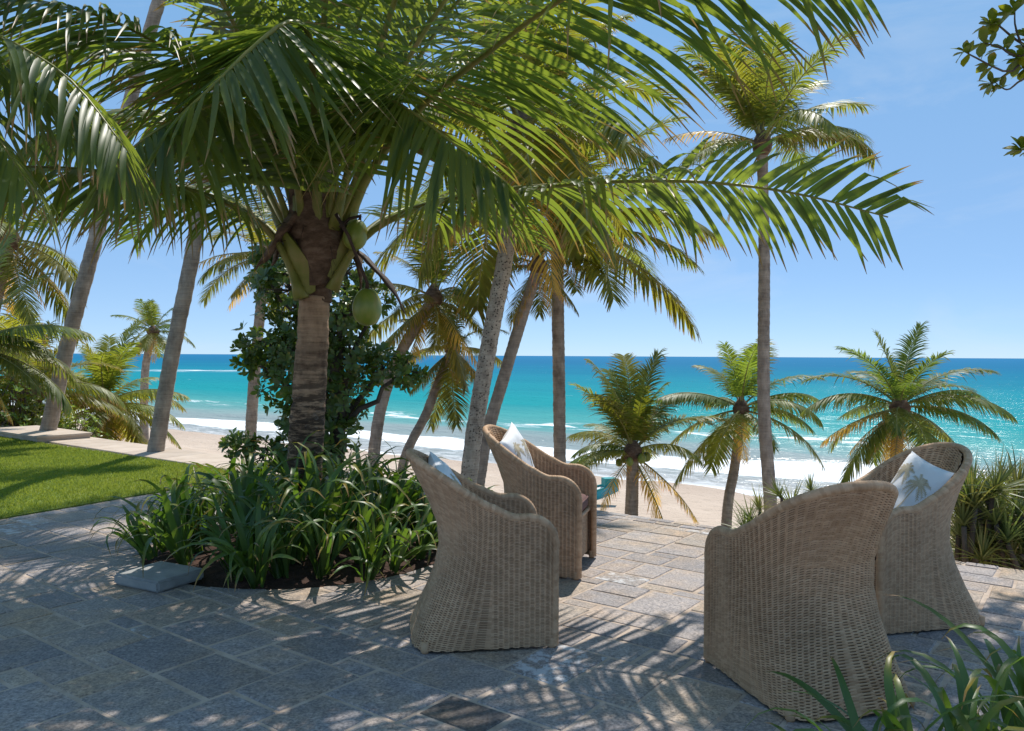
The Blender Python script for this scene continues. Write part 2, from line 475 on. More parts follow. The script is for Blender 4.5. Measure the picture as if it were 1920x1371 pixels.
# ------------------------------------------------------------------ mesh helpers
class MB:
    def __init__(self):
        self.v, self.f, self.t, self.a, self.m = [], [], [], [], []

    def add(self, verts, faces, tint=0.5, along=0.0, mi=0):
        o = len(self.v)
        self.v += verts
        self.f += [tuple(i + o for i in f) for f in faces]
        n = len(verts)
        self.t += tint if isinstance(tint, list) else [tint] * n
        self.a += along if isinstance(along, list) else [along] * n
        self.m += [mi] * len(faces)

    def strip(self, pts, wv, widths, nrm=None, fold=0.0, tint=0.5, mi=0):
        """A leaf: a strip along pts, folded about its midrib when fold > 0."""
        n = len(pts)
        vs_, fs, al = [], [], []
        if fold > 0:
            for k in range(n):
                h = wv[k] * (widths[k] * 0.5)
                up = nrm[k] * (widths[k] * fold)
                vs_ += [pts[k] - h + up, pts[k], pts[k] + h + up]
                al += [k / (n - 1)] * 3
            for k in range(n - 1):
                a = 3 * k
                fs += [(a, a + 1, a + 4, a + 3), (a + 1, a + 2, a + 5, a + 4)]
        else:
            for k in range(n):
                h = wv[k] * (widths[k] * 0.5)
                vs_ += [pts[k] - h, pts[k] + h]
                al += [k / (n - 1)] * 2
            for k in range(n - 1):
                a = 2 * k
                fs.append((a, a + 1, a + 3, a + 2))
        self.add(vs_, fs, tint, al, mi)

    def tube(self, pts, radii, segs=8, cap=True, tint=0.5, mi=0, flat=1.0, side=None):
        n = len(pts)
        vs_, fs, al = [], [], []
        sd = side
        for k in range(n):
            t = (pts[min(k + 1, n - 1)] - pts[max(k - 1, 0)])
            t = t.normalized() if t.length > 1e-9 else V((0, 0, 1))
            if sd is None:
                sd = t.cross(V((0, 0, 1)))
                if sd.length < 0.1:
                    sd = t.cross(V((0, 1, 0)))
            sd = (sd - t * sd.dot(t)).normalized()
            up = sd.cross(t)
            r = radii[k]
            for j in range(segs):
                th = 2 * PI * j / segs
                vs_.append(pts[k] + sd * (r * math.cos(th)) + up * (r * flat * math.sin(th)))
            al += [k / max(1, n - 1)] * segs
        for k in range(n - 1):
            for j in range(segs):
                j2 = (j + 1) % segs
                fs.append((k * segs + j, k * segs + j2, (k + 1) * segs + j2, (k + 1) * segs + j))
        if cap:
            fs.append(tuple(reversed(range(segs))))
            fs.append(tuple(range((n - 1) * segs, n * segs)))
        self.add(vs_, fs, tint, al, mi)

    def box(self, c, sx, sy, sz, rot=0.0, mi=0):
        vs_ = []
        cr, sr = math.cos(rot), math.sin(rot)
        for z in (-1, 1):
            for x, y in ((-1, -1), (1, -1), (1, 1), (-1, 1)):
                X, Y = x * sx / 2, y * sy / 2
                vs_.append(V((c[0] + X * cr - Y * sr, c[1] + X * sr + Y * cr, c[2] + z * sz / 2)))
        self.add(vs_, [(3, 2, 1, 0), (4, 5, 6, 7), (0, 1, 5, 4), (1, 2, 6, 5), (2, 3, 7, 6), (3, 0, 4, 7)], mi=mi)

    def mesh(self, name, mats, smooth=True):
        me = bpy.data.meshes.new(name)
        me.from_pydata([tuple(p) for p in self.v], [], self.f)
        for nm, data in (('tint', self.t), ('along', self.a)):
            at = me.attributes.new(nm, 'FLOAT', 'POINT')
            at.data.foreach_set('value', data)
        for mm in (mats if isinstance(mats, (list, tuple)) else [mats]):
            me.materials.append(mm)
        if max(self.m, default=0) > 0:
            me.polygons.foreach_set('material_index', self.m)
        if smooth:
            me.polygons.foreach_set('use_smooth', [True] * len(me.polygons))
        me.update()
        return me

    def build(self, name, mats, parent=None, smooth=True):
        return put(name, self.mesh(name, mats, smooth), parent)


def put(name, me, parent=None, loc=None):
    o = bpy.data.objects.new(name, me)
    COL.objects.link(o)
    if parent is not None:
        o.parent = parent
    if loc is not None:
        o.location = loc
    return o


def tag(o, label=None, cat=None, group=None, kind=None):
    if label:
        o['label'] = label
    if cat:
        o['category'] = cat
    if group:
        o['group'] = group
    if kind:
        o['kind'] = kind
    return o


def thing(name, label, cat, loc=(0, 0, 0), rotz=0.0, group=None):
    o = bpy.data.objects.new(name, None)
    COL.objects.link(o)
    o.empty_display_size = 0.2
    o.location = loc
    o.rotation_euler = (0, 0, rotz)
    return tag(o, label, cat, group)


def catmull(P, n):
    P = [P[0] * 2 - P[1]] + list(P) + [P[-1] * 2 - P[-2]]
    segs = len(P) - 3
    out = []
    for i in range(n):
        x = i / (n - 1) * segs
        k = min(int(x), segs - 1)
        t = x - k
        a, b, c, d = P[k:k + 4]
        out.append(0.5 * ((2 * b) + (c - a) * t + (2 * a - 5 * b + 4 * c - d) * t * t + (3 * b - a - 3 * c + d) * t ** 3))
    return out


def resample(pts, n):
    L = [0.0]
    for a, b in zip(pts, pts[1:]):
        L.append(L[-1] + (b - a).length)
    out, k = [], 0
    for i in range(n):
        s = L[-1] * i / (n - 1)
        while k < len(pts) - 2 and L[k + 1] < s:
            k += 1
        f = (s - L[k]) / max(1e-9, L[k + 1] - L[k])
        out.append(pts[k].lerp(pts[k + 1], min(1, f)))
    return out, L[-1]


def smooth(x):
    x = max(0.0, min(1.0, x))
    return x * x * (3 - 2 * x)


# ------------------------------------------------------------------ the ground, the sea
def shore_a(b):
    return 34.0 - max(0.0, b - 28) * 0.06


def ground_z(a, b):
    if a < 6.0:
        z = -0.5
    elif a < 6.6:
        z = -0.5 - 0.9 * (a - 6.0) / 0.6
    else:
        ks = ((6.6, -1.4), (10, -2.3), (18, -3.75), (26, -4.15), (34, -4.6), (60, -6.0), (120, -8.5), (1e6, -8.5))
        for (a0, z0), (a1, z1) in zip(ks, ks[1:]):
            if a <= a1:
                z = z0 + (z1 - z0) * (a - a0) / (a1 - a0)
                break
    if a > 6.6:
        z += 0.12 * noise.noise(V((a * 0.3, b * 0.3, 2.0))) * min(1, max(0, (40 - a) / 10))
    # the bank at the far left, where shrubs grow up to the wall
    if b > 13 and a < 22:
        z = max(z, -0.7 - 0.16 * max(0, a - 6)) if b > 16 else z + (max(z, -0.7 - 0.16 * max(0, a - 6)) - z) * smooth((b - 13) / 3)
    return z


def sheet(name, av, bv, zf, mat, kind='structure'):
    na, nb = len(av), len(bv)
    vs_ = []
    sh = []
    for a in av:
        for b_ in bv:
            p = ab(a, b_)
            vs_.append((p.x, p.y, zf(a, b_)))
            sh.append(a - shore_a(b_))
    fs = [(i * nb + j + 1, i * nb + j, (i + 1) * nb + j, (i + 1) * nb + j + 1) for i in range(na - 1) for j in range(nb - 1)]
    me = bpy.data.meshes.new(name)
    me.from_pydata(vs_, [], fs)
    at = me.attributes.new('shore', 'FLOAT', 'POINT')
    at.data.foreach_set('value', sh)
    me.materials.append(mat)
    me.polygons.foreach_set('use_smooth', [True] * len(fs))
    o = put(name, me)
    return tag(o, kind=kind)


def grow(x0, step, x1, f=1.18):
    out = [x0]
    while abs(out[-1]) < x1:
        out.append(out[-1] + step)
        step *= f
    return out


fa = [i * 0.8 for i in range(-5, 60)]
av = list(reversed(grow(-4.8, -1.5, 300, 1.5))) + fa + grow(48.5, 1.5, 30000, 1.3)
bv = list(reversed(grow(-21, -1.5, 30000, 1.4))) + [i * 1.0 for i in range(-20, 80)] + grow(81, 2, 30000, 1.4)
sheet('beach', av, bv, ground_z, M['sand'])


def sea_z(a, b):
    s = a - shore_a(b)
    z = SEA
    if s > 0.5:
        w = noise.noise(V((a * 0.03, b * 0.06, 5)))
        c0 = 13.2 + 3.0 * noise.noise(V((b * 0.05, 1, 9)))
        z += 0.5 * math.exp(-((s - c0) / (2.4 if s < c0 else 3.2)) ** 2) * (0.8 + 0.4 * w)
        c1 = 26 + 5.0 * noise.noise(V((b * 0.03, 4, 9)))
        z += 0.35 * math.exp(-((s - c1) / 3.0) ** 2) * (0.6 + 0.8 * w)
        z += min(1, s / 8) * 0.10 * noise.noise(V((a * 0.5, b * 0.2, 0)))
    return z


av = [29 + i * 0.6 for i in range(0, 95)] + grow(86, 0.9, 25000, 1.12)
bv = list(reversed(grow(-62, -2.5, 25000, 1.3))) + [i * 1.6 for i in range(-38, 75)] + grow(122, 3, 25000, 1.3)
sheet('sea', av, bv, sea_z, M['sea'])

# ------------------------------------------------------------------ the terrace
BED_C = V((-1.5, 5.78, 0))
BED_R = 1.10
COP_A0, COP_B0 = 5.52, 5.4


def stone_box(mb, poly, top, bevel=0.007, depth=0.035, tilt=(0, 0)):
    c = sum(poly, V((0, 0, 0))) / len(poly)
    vs_ = []
    for ring, (ins, z) in enumerate(((bevel, top), (0.0, top - bevel * 0.8), (0.0, top - depth))):
        for p in poly:
            q = p + (c - p).normalized() * ins if ins else p.copy()
            q = V((q.x, q.y, z + (tilt[0] * (p.x - c.x) + tilt[1] * (p.y - c.y) if ring < 2 else 0)))
            vs_.append(q)
    n = len(poly)
    fs = [tuple(range(n))]
    for r in range(2):
        for i in range(n):
            j = (i + 1) % n
            fs.append((r * n + i, (r + 1) * n + i, (r + 1) * n + j, r * n + j))
    mb.add(vs_, fs)


def clip_circle(poly, c, r):
    """Polygon minus disc: stretches of its edge that run inside the disc follow the disc's rim instead."""
    n = len(poly)
    pts = []
    for i in range(n):
        p, q = poly[i], poly[(i + 1) % n]
        for k in range(14):
            pts.append(p.lerp(q, k / 14))
    ins = [(p - c).length < r for p in pts]
    if all(ins):
        return None
    if not any(ins):
        return poly
    while not (ins[0] is False and ins[-1] is True) and not (not ins[0] and not ins[-1] and False):
        if not ins[0] and ins[-1]:
            break
        pts = pts[1:] + pts[:1]
        ins = ins[1:] + ins[:1]
    out = []
    i, N = 0, len(pts)
    corner = set()
    while i < N:
        if not ins[i]:
            out.append(pts[i])
            i += 1
            continue
        j = i
        while j < N and ins[j]:
            j += 1
        p0 = pts[i - 1] - c
        p1 = pts[j % N] - c
        t0, t1 = math.atan2(p0.y, p0.x), math.atan2(p1.y, p1.x)
        d = (t1 - t0 + PI) % (2 * PI) - PI
        for k in range(6):
            t = t0 + d * k / 5
            out.append(c + V((math.cos(t), math.sin(t), 0)) * r)
        i = j
    # drop points in line with their neighbours
    res = []
    for k, p in enumerate(out):
        a, b_ = out[k - 1], out[(k + 1) % len(out)]
        if abs((p - a).cross(b_ - p).z) > 1e-5 or (p - a).length > 0.3:
            res.append(p)
    area = 0
    for k, p in enumerate(res):
        q = res[(k + 1) % len(res)]
        area += p.x * q.y - q.x * p.y
    return res if len(res) >= 3 and abs(area) * 0.5 > 0.004 else None


# bed of mortar with the round planting hole, and the wall face down to the sand
bm = bmesh.new()
outer = [bm.verts.new(ab(a, b_, -0.0025)) for a, b_ in ((-7, -9), (A_EDGE - 0.01, -9), (A_EDGE - 0.01, 16.2), (-7, 16.2))]
inner = [bm.verts.new((BED_C.x + BED_R * math.cos(t), BED_C.y + BED_R * math.sin(t), -0.0025)) for t in [2 * PI * k / 64 for k in range(64)]]
ed = [bm.edges.new((outer[i], outer[(i + 1) % 4])) for i in range(4)] + [bm.edges.new((inner[i], inner[(i + 1) % 64])) for i in range(64)]
bmesh.ops.triangle_fill(bm, use_beauty=True, use_dissolve=False, edges=ed)
for ring, zz in ((outer, -2.2), (inner, -0.3)):
    lo = [bm.verts.new((v.co.x, v.co.y, zz)) for v in ring]
    for i in range(len(ring)):
        j = (i + 1) % len(ring)
        bm.faces.new((ring[i], ring[j], lo[j], lo[i]))
bmesh.ops.recalc_face_normals(bm, faces=bm.faces)
me = bpy.data.meshes.new('terrace')
bm.to_mesh(me)
bm.free()
me.materials.append(M['mortar'])
terrace = tag(put('terrace', me), kind='structure')

# lawn outline
LAWN = [V(p) for p in ((-9.4, 13.7, 0), (-9.5, 6.0, 0), (-5.6, 4.9, 0), (-4.9, 5.75, 0), (-4.29, 6.62, 0), (-3.83, 7.45, 0), (-3.46, 8.1, 0),
                       (-3.25, 8.75, 0), (-3.28, 9.2, 0), (-3.52, 9.5, 0))]


def in_poly(x, y, poly):
    c = False
    n = len(poly)
    for i in range(n):
        p, q = poly[i], poly[i - 1]
        if (p.y > y) != (q.y > y) and x < (q.x - p.x) * (y - p.y) / (q.y - p.y) + p.x:
            c = not c
    return c


rs = random.Random(21)
U = 0.107
NA, NB_ = 72, 154
A0, B0 = A_EDGE - NA * U, -4.5
grid = [[-1] * NB_ for _ in range(NA)]
sizes = [(3, 4), (4, 3), (3, 3), (2, 3), (3, 2), (4, 2), (2, 4), (2, 2), (3, 5), (4, 4), (1, 2), (2, 1)]
wts = [9, 9, 6, 7, 7, 4, 4, 4, 4, 3, 1, 1]
tiles = []
for j in range(NB_):
    for i in range(NA):
        if grid[i][j] >= 0:
            continue
        order = sorted(range(len(sizes)), key=lambda k: -wts[k] * rs.random() ** 0.8)
        for k in order + [None]:
            w, l = sizes[k] if k is not None else (1, 1)
            if i + w > NA or j + l > NB_:
                continue
            if any(grid[x][y] >= 0 for x in range(i, i + w) for y in range(j, j + l)):
                continue
            for x in range(i, i + w):
                for y in range(j, j + l):
                    grid[x][y] = len(tiles)
            tiles.append((A0 + i * U, B0 + j * U, A0 + (i + w) * U, B0 + (j + l) * U))
            break
PAL = [((0.295, 0.268, 0.262), 10), ((0.265, 0.245, 0.246), 9), ((0.325, 0.292, 0.275), 6), ((0.325, 0.27, 0.222), 5), ((0.345, 0.298, 0.256), 3)]
visible, hidden = [], []
for (a0, b0, a1, b1) in tiles:
    ca, cb = (a0 + a1) / 2, (b0 + b1) / 2
    if cb > COP_B0 and ca > COP_A0:
        continue
    c = ab(ca, cb)
    if in_poly(c.x, c.y, LAWN) and all(in_poly(*(ab(x, y).xy), LAWN) for x in (a0, a1) for y in (b0, b1)):
        continue
    g = 0.0095
    poly = [ab(a0 + g, b1 - g), ab(a0 + g, b0 + g), ab(a1 - g, b0 + g), ab(a1 - g, b1 - g)]
    poly = [p + V((rs.uniform(-1, 1), rs.uniform(-1, 1), 0)) * 0.006 for p in poly]
    poly = clip_circle(poly, BED_C, BED_R)
    if not poly:
        continue
    vis = c.y > 2.3 and abs(c.x) < 0.66 * c.y + 0.35
    (visible if vis else hidden).append((poly, c))
visible.sort(key=lambda q: q[1].y)
def area(poly):
    return 0.5 * abs(sum(poly[k - 1].x * poly[k].y - poly[k].x * poly[k - 1].y for k in range(len(poly))))


dark_one = min((q for q in visible if 0.03 < area(q[0]) < 0.075), key=lambda q: (q[1] - V((0.02, 3.12, 0))).length)[1]
extra = visible[300:]
visible = visible[:300]
for poly, c in visible:
    mb = MB()
    stone_box(mb, [p - c for p in poly], rs.uniform(-0.001, 0.004), tilt=(rs.uniform(-1, 1) * 0.007, rs.uniform(-1, 1) * 0.007))
    o = mb.build('paving_stone', M['stone'], terrace, smooth=False)
    o.location = c
    col = rs.choices([p[0] for p in PAL], [p[1] for p in PAL])[0]
    k = rs.uniform(0.80, 1.05)
    if c == dark_one:
        k = 0.42
    o.color = (col[0] * k, col[1] * k, col[2] * k, 1)
mb = MB()
for poly, c in extra + hidden:
    stone_box(mb, poly, rs.uniform(-0.0015, 0.002))
o = tag(mb.build('outlying_paving', M['stone'], terrace, smooth=False), kind='stuff')
o.color = (0.30, 0.278, 0.272, 1)

# pale coping along the seaward edge by the lawn
b_ = COP_B0
while b_ < 16:
    l = rs.uniform(0.9, 1.35)
    mb = MB()
    c = ab((COP_A0 + A_EDGE + 0.04) / 2, b_ + l / 2)
    poly = [ab(COP_A0, b_ + l - 0.006), ab(COP_A0, b_ + 0.006), ab(A_EDGE + 0.06, b_ + 0.006), ab(A_EDGE + 0.06, b_ + l - 0.006)]
    stone_box(mb, [p - c for p in poly], 0.022 + rs.uniform(-0.001, 0.001), 0.008, 0.05)
    o = mb.build('coping_stone', M['coping'], terrace, smooth=False)
    o.location = c
    k = rs.uniform(0.9, 1.06)
    o.color = (k, k, k, 1)
    b_ += l

# low raised wall at the left end of the lawn
wl = thing('low_wall', 'low pale plastered garden wall at the far left end of the lawn', 'wall', ab(5.78, 14.2))
mb = MB()
mb.box((0, 0, 0.04), 0.8, 2.0, 0.08, math.atan2(A.y, A.x))
mb.build('wall_face', M['coping'], wl, smooth=False)
mb = MB()
mb.box((0, 0, 0.095), 0.84, 2.06, 0.03, math.atan2(A.y, A.x))
mb.build('coping_slab', M['coping'], wl, smooth=False)

# lawn: turf sheet and blades
bm = bmesh.new()
vs_ = [bm.verts.new((p.x, p.y, 0.012)) for p in LAWN]
f = bm.faces.new(vs_)
r = bmesh.ops.extrude_face_region(bm, geom=[f])
for v in r['geom']:
    if isinstance(v, bmesh.types.BMVert):
        v.co.z = -0.1
bmesh.ops.recalc_face_normals(bm, faces=bm.faces)
me = bpy.data.meshes.new('lawn')
bm.to_mesh(me)
bm.free()
me.materials.append(M['lawn_soil'])
tag(put('lawn', me), kind='structure')
rg = np.random.default_rng(5)
N = 260000
xs = rg.uniform(-9.4, -3.2, N)
ys = rg.uniform(5.0, 13.6, N)
inside = np.zeros(N, bool)
for i in range(len(LAWN)):
    p, q = LAWN[i], LAWN[i - 1]
    cond = (p.y > ys) != (q.y > ys)
    xx = (q.x - p.x) * (ys - p.y) / (q.y - p.y + 1e-12) + p.x
    inside ^= cond & (xs < xx)
inside &= (xs > -0.68 * ys - 0.4)
xs, ys = xs[inside], ys[inside]
n = len(xs)
h = rg.uniform(0.012, 0.034, n)
w = rg.uniform(0.003, 0.006, n)
th = rg.uniform(0, 2 * PI, n)
lx, ly = rg.normal(0, 0.012, n), rg.normal(0, 0.012, n)
co = np.empty((n, 3, 3))
co[:, 0] = np.stack([xs - w * np.cos(th), ys - w * np.sin(th), np.full(n, 0.010)], 1)
co[:, 1] = np.stack([xs + w * np.cos(th), ys + w * np.sin(th), np.full(n, 0.010)], 1)
co[:, 2] = np.stack([xs + lx, ys + ly, 0.012 + h], 1)
me = bpy.data.meshes.new('grass')
me.vertices.add(3 * n)
me.vertices.foreach_set('co', co.ravel())
me.loops.add(3 * n)
me.loops.foreach_set('vertex_index', np.arange(3 * n, dtype=np.int32))
me.polygons.add(n)
me.polygons.foreach_set('loop_start', np.arange(0, 3 * n, 3, dtype=np.int32))
me.update(calc_edges=True)
tt = np.clip(0.5 + 0.3 * np.sin(xs * 1.3 + np.sin(ys * 1.1) * 2) + 0.25 * np.sin(xs * 4.1 + 2 * np.sin(ys * 3.3)) + rg.normal(0, 0.3, n), 0, 1.0)
at = me.attributes.new('tint', 'FLOAT', 'POINT')
at.data.foreach_set('value', np.repeat(tt, 3))
at = me.attributes.new('along', 'FLOAT', 'POINT')
at.data.foreach_set('value', np.tile([0.0, 0.0, 0.4], n))
me.materials.append(M['grass'])
tag(put('grass', me), 'short green mown grass covering the lawn', 'grass', kind='stuff')
print('blades', n)

# soil in the round planting hole
mb = MB()
rings = 14
vs_, fs = [V((0, 0, 0.04))], []
for k in range(1, rings + 1):
    for j in range(48):
        t = 2 * PI * j / 48
        r = (BED_R - 0.004) * k / rings
        z = -0.03 + 0.07 * (1 - (k / rings) ** 2) + (0.02 * noise.noise(V((r * math.cos(t) * 6, r * math.sin(t) * 6, 0))) if k < rings else 0)
        vs_.append(V((r * math.cos(t), r * math.sin(t), z)))
for j in range(48):
    fs.append((0, 1 + j, 1 + (j + 1) % 48))
for k in range(rings - 1):
    for j in range(48):
        j2 = (j + 1) % 48
        fs.append((1 + k * 48 + j, 1 + (k + 1) * 48 + j, 1 + (k + 1) * 48 + j2, 1 + k * 48 + j2))
mb.add(vs_, fs)
o = tag(mb.build('soil', M['soil']), kind='structure')
o.location = BED_C

# loose slab beside the bed
c = (pt(225, 1097, 4.82) + pt(370, 1092, 4.88)) / 2
mb = MB()
bm = bmesh.new()
bmesh.ops.create_cube(bm, size=1.0)
bmesh.ops.scale(bm, vec=(0.345, 0.395, 0.068), verts=bm.verts)
bmesh.ops.bevel(bm, geom=bm.edges[:], offset=0.013, segments=2, affect='EDGES')
me = bpy.data.meshes.new('stone_slab')
bm.to_mesh(me)
bm.free()
me.materials.append(M['block'])
o = put('stone_slab', me, None, (-2.155, 4.825, 0.036))
o.rotation_euler = (0, 0, math.radians(63))
tag(o, 'thick loose grey stone slab lying on the paving beside the lily bed', 'slab')

# ------------------------------------------------------------------ wicker armchairs
N_BACK = 0.62


def chair_xy(u, z):
    """Plan of the chair's shell: u = -1 right front, 0 middle of the back, 1 left front (numpy arrays)."""
    zk = [0, 0.08, 0.2, 0.32, 0.44, 0.56, 0.68, 0.8, 0.92]
    bz = np.interp(z, zk, [0.385, 0.355, 0.302, 0.258, 0.236, 0.248, 0.295, 0.355, 0.412])
    pin = np.interp(z, zk, [-0.07, -0.03, 0.06, 0.13, 0.18, 0.15, 0.06, -0.06, -0.12])
    nn = np.interp(z, zk, [5.0, 4.6, 4.0, 3.4, 3.0, 2.7, 2.5, 2.35, 2.3])
    w = 0.30
    au = np.abs(u)
    sg = np.sign(u)
    th = np.clip(au / N_BACK, 0, 1) * PI / 2
    xr = -bz * np.cos(th) ** (2 / nn)
    yr = w * np.sin(th) ** (2 / nn)
    p = 1 - np.clip((au - 0.2) / 0.62, 0, 1)
    p = p * p * (3 - 2 * p)
    yr = yr * (1 - pin * p)
    xf = (au - N_BACK) / (1 - N_BACK) * 0.30
    x = np.where(au < N_BACK, xr, xf)
    return x, sg * yr


def chair_h(u):
    au = np.abs(u)
    x = (au - N_BACK) / (1 - N_BACK) * 0.30
    arm = np.where(x > 0.17, 0.505 + 0.13 * np.sqrt(np.clip(1 - ((x - 0.17) / 0.13) ** 2, 0, 1)), 0.635)
    t = np.clip((0.76 - au) / 0.76, 0, 1)
    t = t ** 0.8
    return arm + 0.28 * t * t * (3 - 2 * t)


# spread the columns evenly along the shell
uu = np.linspace(-1, 1, 4001)
hx, hy = chair_xy(uu, np.full_like(uu, 0.5))
arc = np.concatenate([[0], np.cumsum(np.hypot(np.diff(hx), np.diff(hy)))])
ARC = arc[-1]


def u_of(s):
    return np.interp(s * ARC, arc, uu)


def weave_mesh(name, fn, stakes, rows, su, sv, amp, rad, flip=1.0, mat='wicker'):
    """Woven sheet over fn(s, t): weft strands that pass in front of and behind the upright stakes, row by row."""
    ns, nt = stakes * su + 1, rows * sv + 1
    s = np.linspace(0, 1, ns)
    t = np.linspace(0, 1, nt)
    S, T = np.meshgrid(s, t)
    e = 1e-3
    P = np.stack(fn(S, T), -1)
    Pu = np.stack(fn(np.clip(S + e, 0, 1), T), -1) - np.stack(fn(np.clip(S - e, 0, 1), T), -1)
    Pv = np.stack(fn(S, np.clip(T + e, 0, 1)), -1) - np.stack(fn(S, np.clip(T - e, 0, 1)), -1)
    Nn = np.cross(Pu, Pv)
    Nn /= np.linalg.norm(Nn, axis=-1, keepdims=True) + 1e-9
    Nn *= flip
    # strands cross at every stake (s whole) and part between stakes, where dark slits open; columns alternate by half a row
    c = S * stakes
    ci = np.minimum(np.floor(c + 1e-6), stakes - 1)
    fc = np.clip(c - ci, 0, 1)
    r = T * rows + 0.5 * (ci % 2)
    fr = r - np.floor(r + 1e-6)
    belly = np.sin(PI * fc)
    gd = np.abs((fr - 0.125 + 0.5) % 1 - 0.5)
    prof = np.clip((gd - 0.10) / 0.2, 0, 1)
    rg = np.random.default_rng(3)
    jit = rg.normal(0, 1, (rows + 2, stakes))[np.floor(r + 1e-6).astype(int), ci.astype(int)]
    d = rad * prof * (0.35 + 0.65 * belly) - amp * (1 - prof) * belly + rad * 0.7 * (1 - belly) + 0.0006 * jit * prof
    P = P + Nn * d[..., None]
    me = bpy.data.meshes.new(name)
    nv = ns * nt
    I = np.arange(nv).reshape(nt, ns)
    q = np.stack([I[:-1, :-1], I[:-1, 1:], I[1:, 1:], I[1:, :-1]], -1).reshape(-1, 4)
    if flip < 0:
        q = q[:, ::-1]
    nf = len(q)
    me.vertices.add(nv)
    me.vertices.foreach_set('co', P.reshape(-1))
    me.loops.add(nf * 4)
    me.loops.foreach_set('vertex_index', q.reshape(-1).astype(np.int32))
    me.polygons.add(nf)
    me.polygons.foreach_set('loop_start', np.arange(0, nf * 4, 4, dtype=np.int32))
    me.polygons.foreach_set('use_smooth', np.ones(nf, bool))
    uv = me.uv_layers.new(name='weave')
    UV = np.stack([c, T * rows], -1).reshape(-1, 2)
    fuv = UV[q].copy()
    cm = np.floor(fuv[:, :, 0].mean(1))
    mid = fuv[:, :, 1].mean(1) + 0.5 * (cm % 2)
    rowmid = np.floor(mid)
    frm = mid - rowmid
    fcm = fuv[:, :, 0].mean(1) - cm
    fuv[:, :, 1] = rowmid[:, None] + np.clip(fuv[:, :, 1] + 0.5 * (cm % 2)[:, None] - rowmid[:, None], 0.01, 0.99)
    fuv[:, :, 0] = cm[:, None] + np.clip(fuv[:, :, 0] - cm[:, None], 0.01, 0.99)
    slit = ((frm < 0.26) & (fcm > 0.18) & (fcm < 0.82)).astype(np.int32)  # recessed faces coloured dark: the shade between strands is painted in
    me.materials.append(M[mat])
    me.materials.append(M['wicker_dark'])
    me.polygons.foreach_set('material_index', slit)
    uv.data.foreach_set('uv', fuv.reshape(-1))
    me.update(calc_edges=True)
    me.validate()
    return me


def f_outer(S, T):
    u = u_of(S)
    z = 0.014 + (chair_h(u) - 0.02) * T
    x, y = chair_xy(u, z)
    return x, y, z


TH = 0.034


def f_inner(S, T):
    u = u_of(S)
    hh_ = chair_h(u)
    z = 0.33 + (hh_ - 0.335) * T
    x, y = chair_xy(u, z)
    # pulled in by the thickness of the shell
    L = np.hypot(x + 0.02, y) + 1e-6
    k = np.where(np.abs(u) > N_BACK, 0, 1)
    yn = np.sign(y) * (np.abs(y) - TH)
    x2 = np.where(k > 0, x + TH * np.clip(-x / 0.25, 0, 1), x - 0.0)
    return x2, np.where(np.abs(y) > TH, yn, 0.0), z


m_outer = weave_mesh('woven_shell', f_outer, 58, 84, 5, 4, 0.0045, 0.0032, -1.0)
m_inner = weave_mesh('woven_lining', f_inner, 54, 46, 5, 4, 0.0040, 0.0030, 1.0)
m_front = weave_mesh('front_panel', lambda S, T: (np.full_like(S, 0.255), (S - 0.5) * 0.53, 0.05 + T * 0.29), 18, 28, 5, 4, 0.0040, 0.0030, 1.0)


def rolled_tube(path, r, pitch=0.016, segs=10):
    """A rim bound with cane: a tube whose surface is wound round and round."""
    pts, L = resample(path, 2)
    n = int(L / 0.004)
    pts, L = resample(path, n)
    vs_, fs = [], []
    sd = None
    uvs = []
    for k in range(n):
        t = (pts[min(k + 1, n - 1)] - pts[max(k - 1, 0)]).normalized()
        if sd is None:
            sd = V((1, 0, 0)) if abs(t.x) < 0.9 else V((0, 1, 0))
        sd = (sd - t * sd.dot(t)).normalized()
        up = sd.cross(t)
        s = L * k / (n - 1)
        for j in range(segs):
            th = 2 * PI * j / segs
            ph = s / pitch + j / segs
            rr = r * (0.90 + 0.13 * math.sqrt(max(0, 1 - (2 * (ph % 1) - 1) ** 2)))
            vs_.append(pts[k] + (sd * math.cos(th) + up * math.sin(th)) * rr)
    for k in range(n - 1):
        for j in range(segs):
            j2 = (j + 1) % segs
            fs.append((k * segs + j, k * segs + j2, (k + 1) * segs + j2, (k + 1) * segs + j))
            row = math.floor((L * k / (n - 1)) / pitch + j / segs)
            for (kk, jx) in ((k, j), (k, j + 1), (k + 1, j + 1), (k + 1, j)):
                uvs += [jx / segs * 1.9, row + 0.5]
    fs.append(tuple(range(segs)))
    uvs += [0.5, 0.5] * segs
    fs.append(tuple(reversed(range((n - 1) * segs, n * segs))))
    uvs += [0.5, 0.5] * segs
    me = bpy.data.meshes.new('rim')
    me.from_pydata([tuple(p) for p in vs_], [], fs)
    uv = me.uv_layers.new(name='weave')
    uv.data.foreach_set('uv', uvs)
    me.polygons.foreach_set('use_smooth', [True] * len(fs))
    me.materials.append(M['wicker'])
    me.update()
    return me


